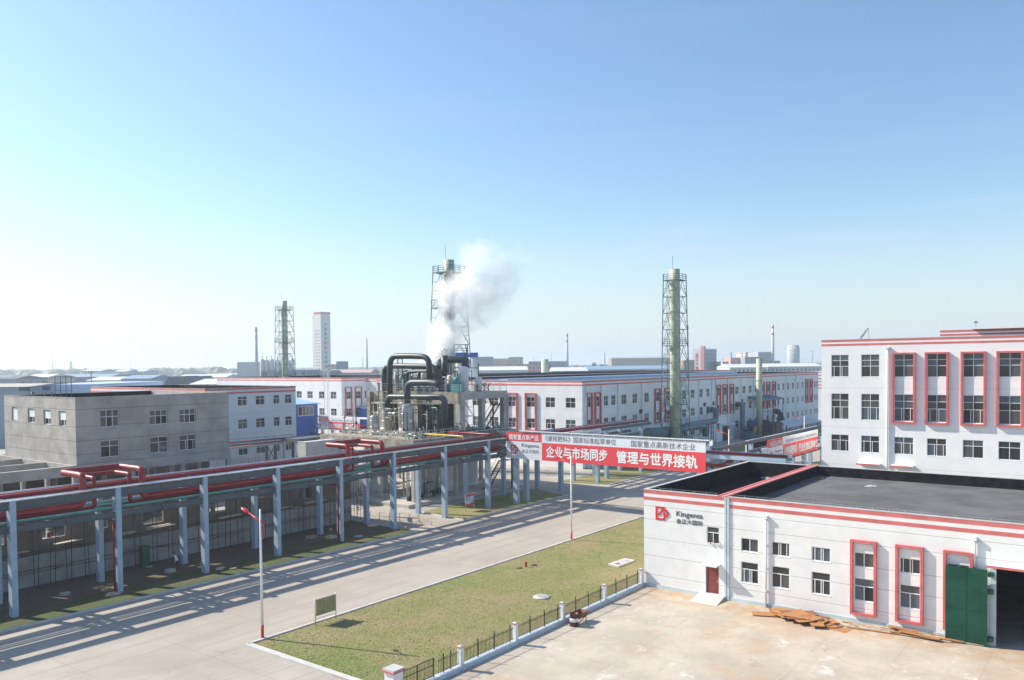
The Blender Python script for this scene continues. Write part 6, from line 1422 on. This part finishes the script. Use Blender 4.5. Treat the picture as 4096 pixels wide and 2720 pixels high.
# tower crane on the horizon
p = ond('X', 524, 1445, 2300); m = MB(); m.bar((p.x, p.y, 0), (p.x, p.y, p.z), 1.2); m.bar((p.x-8, p.y+10, p.z-2), (p.x+14, p.y-18, p.z-2), 1.0); solo(m, 'tower_crane', cg, 'tiny tower crane on the left horizon', 'crane')
# silos
sx = [1049, 1067, 1087, 1110, 1131, 1152, 1168]
for i, x in enumerate(sx):
    p = ond('X', x, 1437+(i % 2)*3, 430); m = MB(); m.lathe((p.x, p.y, 0), [(1.25, 0), (1.25, p.z-.6), (.9, p.z), (.1, p.z+.3)], 20)
    o = solo(m, 'silo', farmat('silo_white', (.60, .60, .57)), ('leftmost of the cream silos by the green chimney', 'second cream silo from the left by the green chimney', 'third cream silo from the left by the green chimney', 'cream silo just left of the green flue', 'cream silo hidden just right of the green flue', 'sixth cream silo, right of the green chimney', 'rightmost of the cream silos by the green chimney')[i], 'silo', 'silos in a row behind the green chimney')
    m = MB(); m.bar((p.x, p.y, p.z), (p.x, p.y, p.z+2), .3); m.build('vent', cg, o)
p = ond('F', 1480, 205, 210); t = thing('silo', 'white silo with a blue top band right behind the plant', 'silo', (p.x, p.y, 0))
MB().cyl((p.x, p.y, 0), (p.x, p.y, p.z-1.2), 1.5, n=20).build('shell', tank_white, t); tag(MB().cyl((p.x, p.y, p.z-1.2), (p.x, p.y, p.z), 1.52, n=20).build('top_band', blue_sheet, t), 'blue top band')
p = ond('F', 1310, 205, 212); t = thing('silo', 'wide blue topped silo behind the steam', 'silo', (p.x, p.y, 0))
MB().cyl((p.x, p.y, 0), (p.x, p.y, p.z-1.2), 2.6, n=24).build('shell', tank_white, t); MB().cyl((p.x, p.y, p.z-1.2), (p.x, p.y, p.z), 2.65, n=24).build('top_band', blue_sheet, t)
# utility pole
p = ond('P', 1228, 345, 420); m = MB(); m.bar((p.x, p.y, 0), (p.x, p.y, p.z), .35); m.bar((p.x-1, p.y+1, p.z-1), (p.x+1, p.y-1, p.z-1), .2); solo(m, 'utility_pole', cd, 'thin utility pole among the far left trees', 'pole')

# trees
def treemesh(seed, h, r):
    rr = random.Random(seed); t = MB(); t.cyl((0, 0, 0), (.2, .1, h*.5), .05*h*.6, .02*h, 8)
    for i in range(5): a = i*1.26+rr.random(); t.cyl((.1, .05, h*.35+i*.04*h), (r*.6*math.cos(a), r*.6*math.sin(a), h*(.55+.06*i)), .012*h, .005*h, 5)
    cl = []
    for i in range(22):
        a = rr.uniform(0, 6.28); zz_ = rr.uniform(.3, 1.0); rad_ = r*math.sin(math.pi*min(.95, .25+zz_*.68))*rr.uniform(.2, .95)
        cl.append((rad_*math.cos(a), rad_*math.sin(a), h*zz_*.93, r*rr.uniform(.22, .42)))
    c = MB()
    for x, y, z, q in cl:
        for j in range(48):
            d = Vector((rr.gauss(0, 1), rr.gauss(0, 1), rr.gauss(0, 1))).normalized()*q*rr.uniform(.55, 1.05); p = Vector((x, y, z))+d; s = .035*h*rr.uniform(.6, 1.3)
            u_ = Vector((rr.uniform(-1, 1), rr.uniform(-1, 1), rr.uniform(-1, 1))).normalized()*s; v_ = u_.orthogonal().normalized()*s
            c.quad(p-u_, p+v_*.7, p+u_, p-v_*.7)
    return t.mesh('trunk', bark), c.mesh('crown', leaf_a)
TM = [treemesh(s, 8, 3.2) for s in (1, 2, 3)]
def tree(p, h, lab, k_=0, grp='trees among the far buildings'):
    t = thing('tree', lab, 'tree', (p[0], p[1], 0), grp); t.rotation_euler = (0, 0, random.random()*6); s = h/8; t.scale = (s*1.15, s*1.15, s)
    for n_, me in zip(('trunk', 'crown'), TM[k_ % 3]): o = bpy.data.objects.new(n_, me); COL.objects.link(o); o.parent = t
rr = random.Random(77)
def near_row(x0, x1, n, d0, d1, h0, h1, lab):
    for i in range(n):
        d = rr.uniform(d0, d1); x = x0+(x1-x0)*(i+rr.random())/n; p = ond('X', x, 1480, d); tree(p, rr.uniform(h0, h1), lab, i)
near_row(65, 210, 26, 330, 420, 9, 12, 'leafy tree in the grove left of the pale blue roof')
near_row(210, 660, 34, 300, 430, 6, 10, 'small dark tree in the line before the far left sheds')
near_row(1355, 1480, 14, 520, 700, 8, 12, 'leafy tree behind the row right of the tall tower')
near_row(2820, 3290, 44, 420, 520, 5, 7, 'small round tree in the line before the long white row')
near_row(2190, 2420, 16, 900, 1300, 14, 20, 'distant tree left of the wide hangar')
near_row(1500, 1900, 14, 600, 900, 8, 12, 'leafy tree seen behind the pipework plant')
# far woodland
m = MB()
for i in range(2600):
    d = rr.uniform(1500, 5200); x = rr.uniform(-500, 4600); p = ond('X', x, 1460, d); h = rr.uniform(9, 17)*(1.25 if x < 900 else 1); r = rr.uniform(10, 28)
    N = 7; vs = []
    for zf, rf in ((0, .9), (.45, 1.0), (.8, .65)):
        vs += [(p.x+r*rf*rr.uniform(.8, 1.15)*math.cos(2*math.pi*k_/N), p.y+r*rf*rr.uniform(.8, 1.15)*math.sin(2*math.pi*k_/N), h*zf*rr.uniform(.9, 1.1)) for k_ in range(N)]
    vs.append((p.x, p.y, h)); fs = [(a*N+k_, a*N+(k_+1) % N, (a+1)*N+(k_+1) % N, (a+1)*N+k_) for a in (0, 1) for k_ in range(N)]+[(2*N+k_, 2*N+(k_+1) % N, 3*N) for k_ in range(N)]
    m.add(vs, fs)
struct(m, 'far_woodland', leaf_a, 'stuff')
# scattered far sheds among the woods
for i in range(46):
    x = rr.uniform(0, 4000); d = rr.uniform(900, 2200)
    if 1500 < x < 1900: continue
    p = ond('X', x, 1460, d); W2 = rr.uniform(20, 70); H = rr.uniform(5, 10); L = rr.uniform(12, 25)
    t = thing('far_shed', 'tiny low shed among the far fields near the horizon', 'shed', (p.x, p.y, 0), 'tiny sheds near the horizon'); t.rotation_euler = (0, 0, rr.choice([0, 1.57, .3]))
    mm = MB(); mm.box(-W2/2, W2/2, -L/2, L/2, 0, H); mm.add([(-W2/2-.5, -L/2-.5, H), (W2/2+.5, -L/2-.5, H), (W2/2+.5, 0, H+2), (-W2/2-.5, 0, H+2), (W2/2+.5, L/2+.5, H), (-W2/2-.5, L/2+.5, H)], [(0,1,2,3),(3,2,4,5)], 1)
    o = bpy.data.objects.new('wall', mm.mesh('wall', [rr.choice([fw, fcream, fgrey]), rr.choice([fwr, fblue, fwr])])); COL.objects.link(o); o.parent = t

# ---------------------------------------------------------------- haze
m, n, p = _nt('haze'); n.nodes.remove(p)
v = n.nodes.new('ShaderNodeVolumePrincipled'); v.inputs['Color'].default_value = (.80, .89, 1, 1); v.inputs['Density'].default_value = .00028; v.inputs['Anisotropy'].default_value = .3
n.links.new(v.outputs[0], n.nodes['Material Output'].inputs['Volume'])
hz = MB(); hz.box(-3100, 9100, -6100, 9100, -1, 90); struct(hz, 'haze', m, 'stuff')
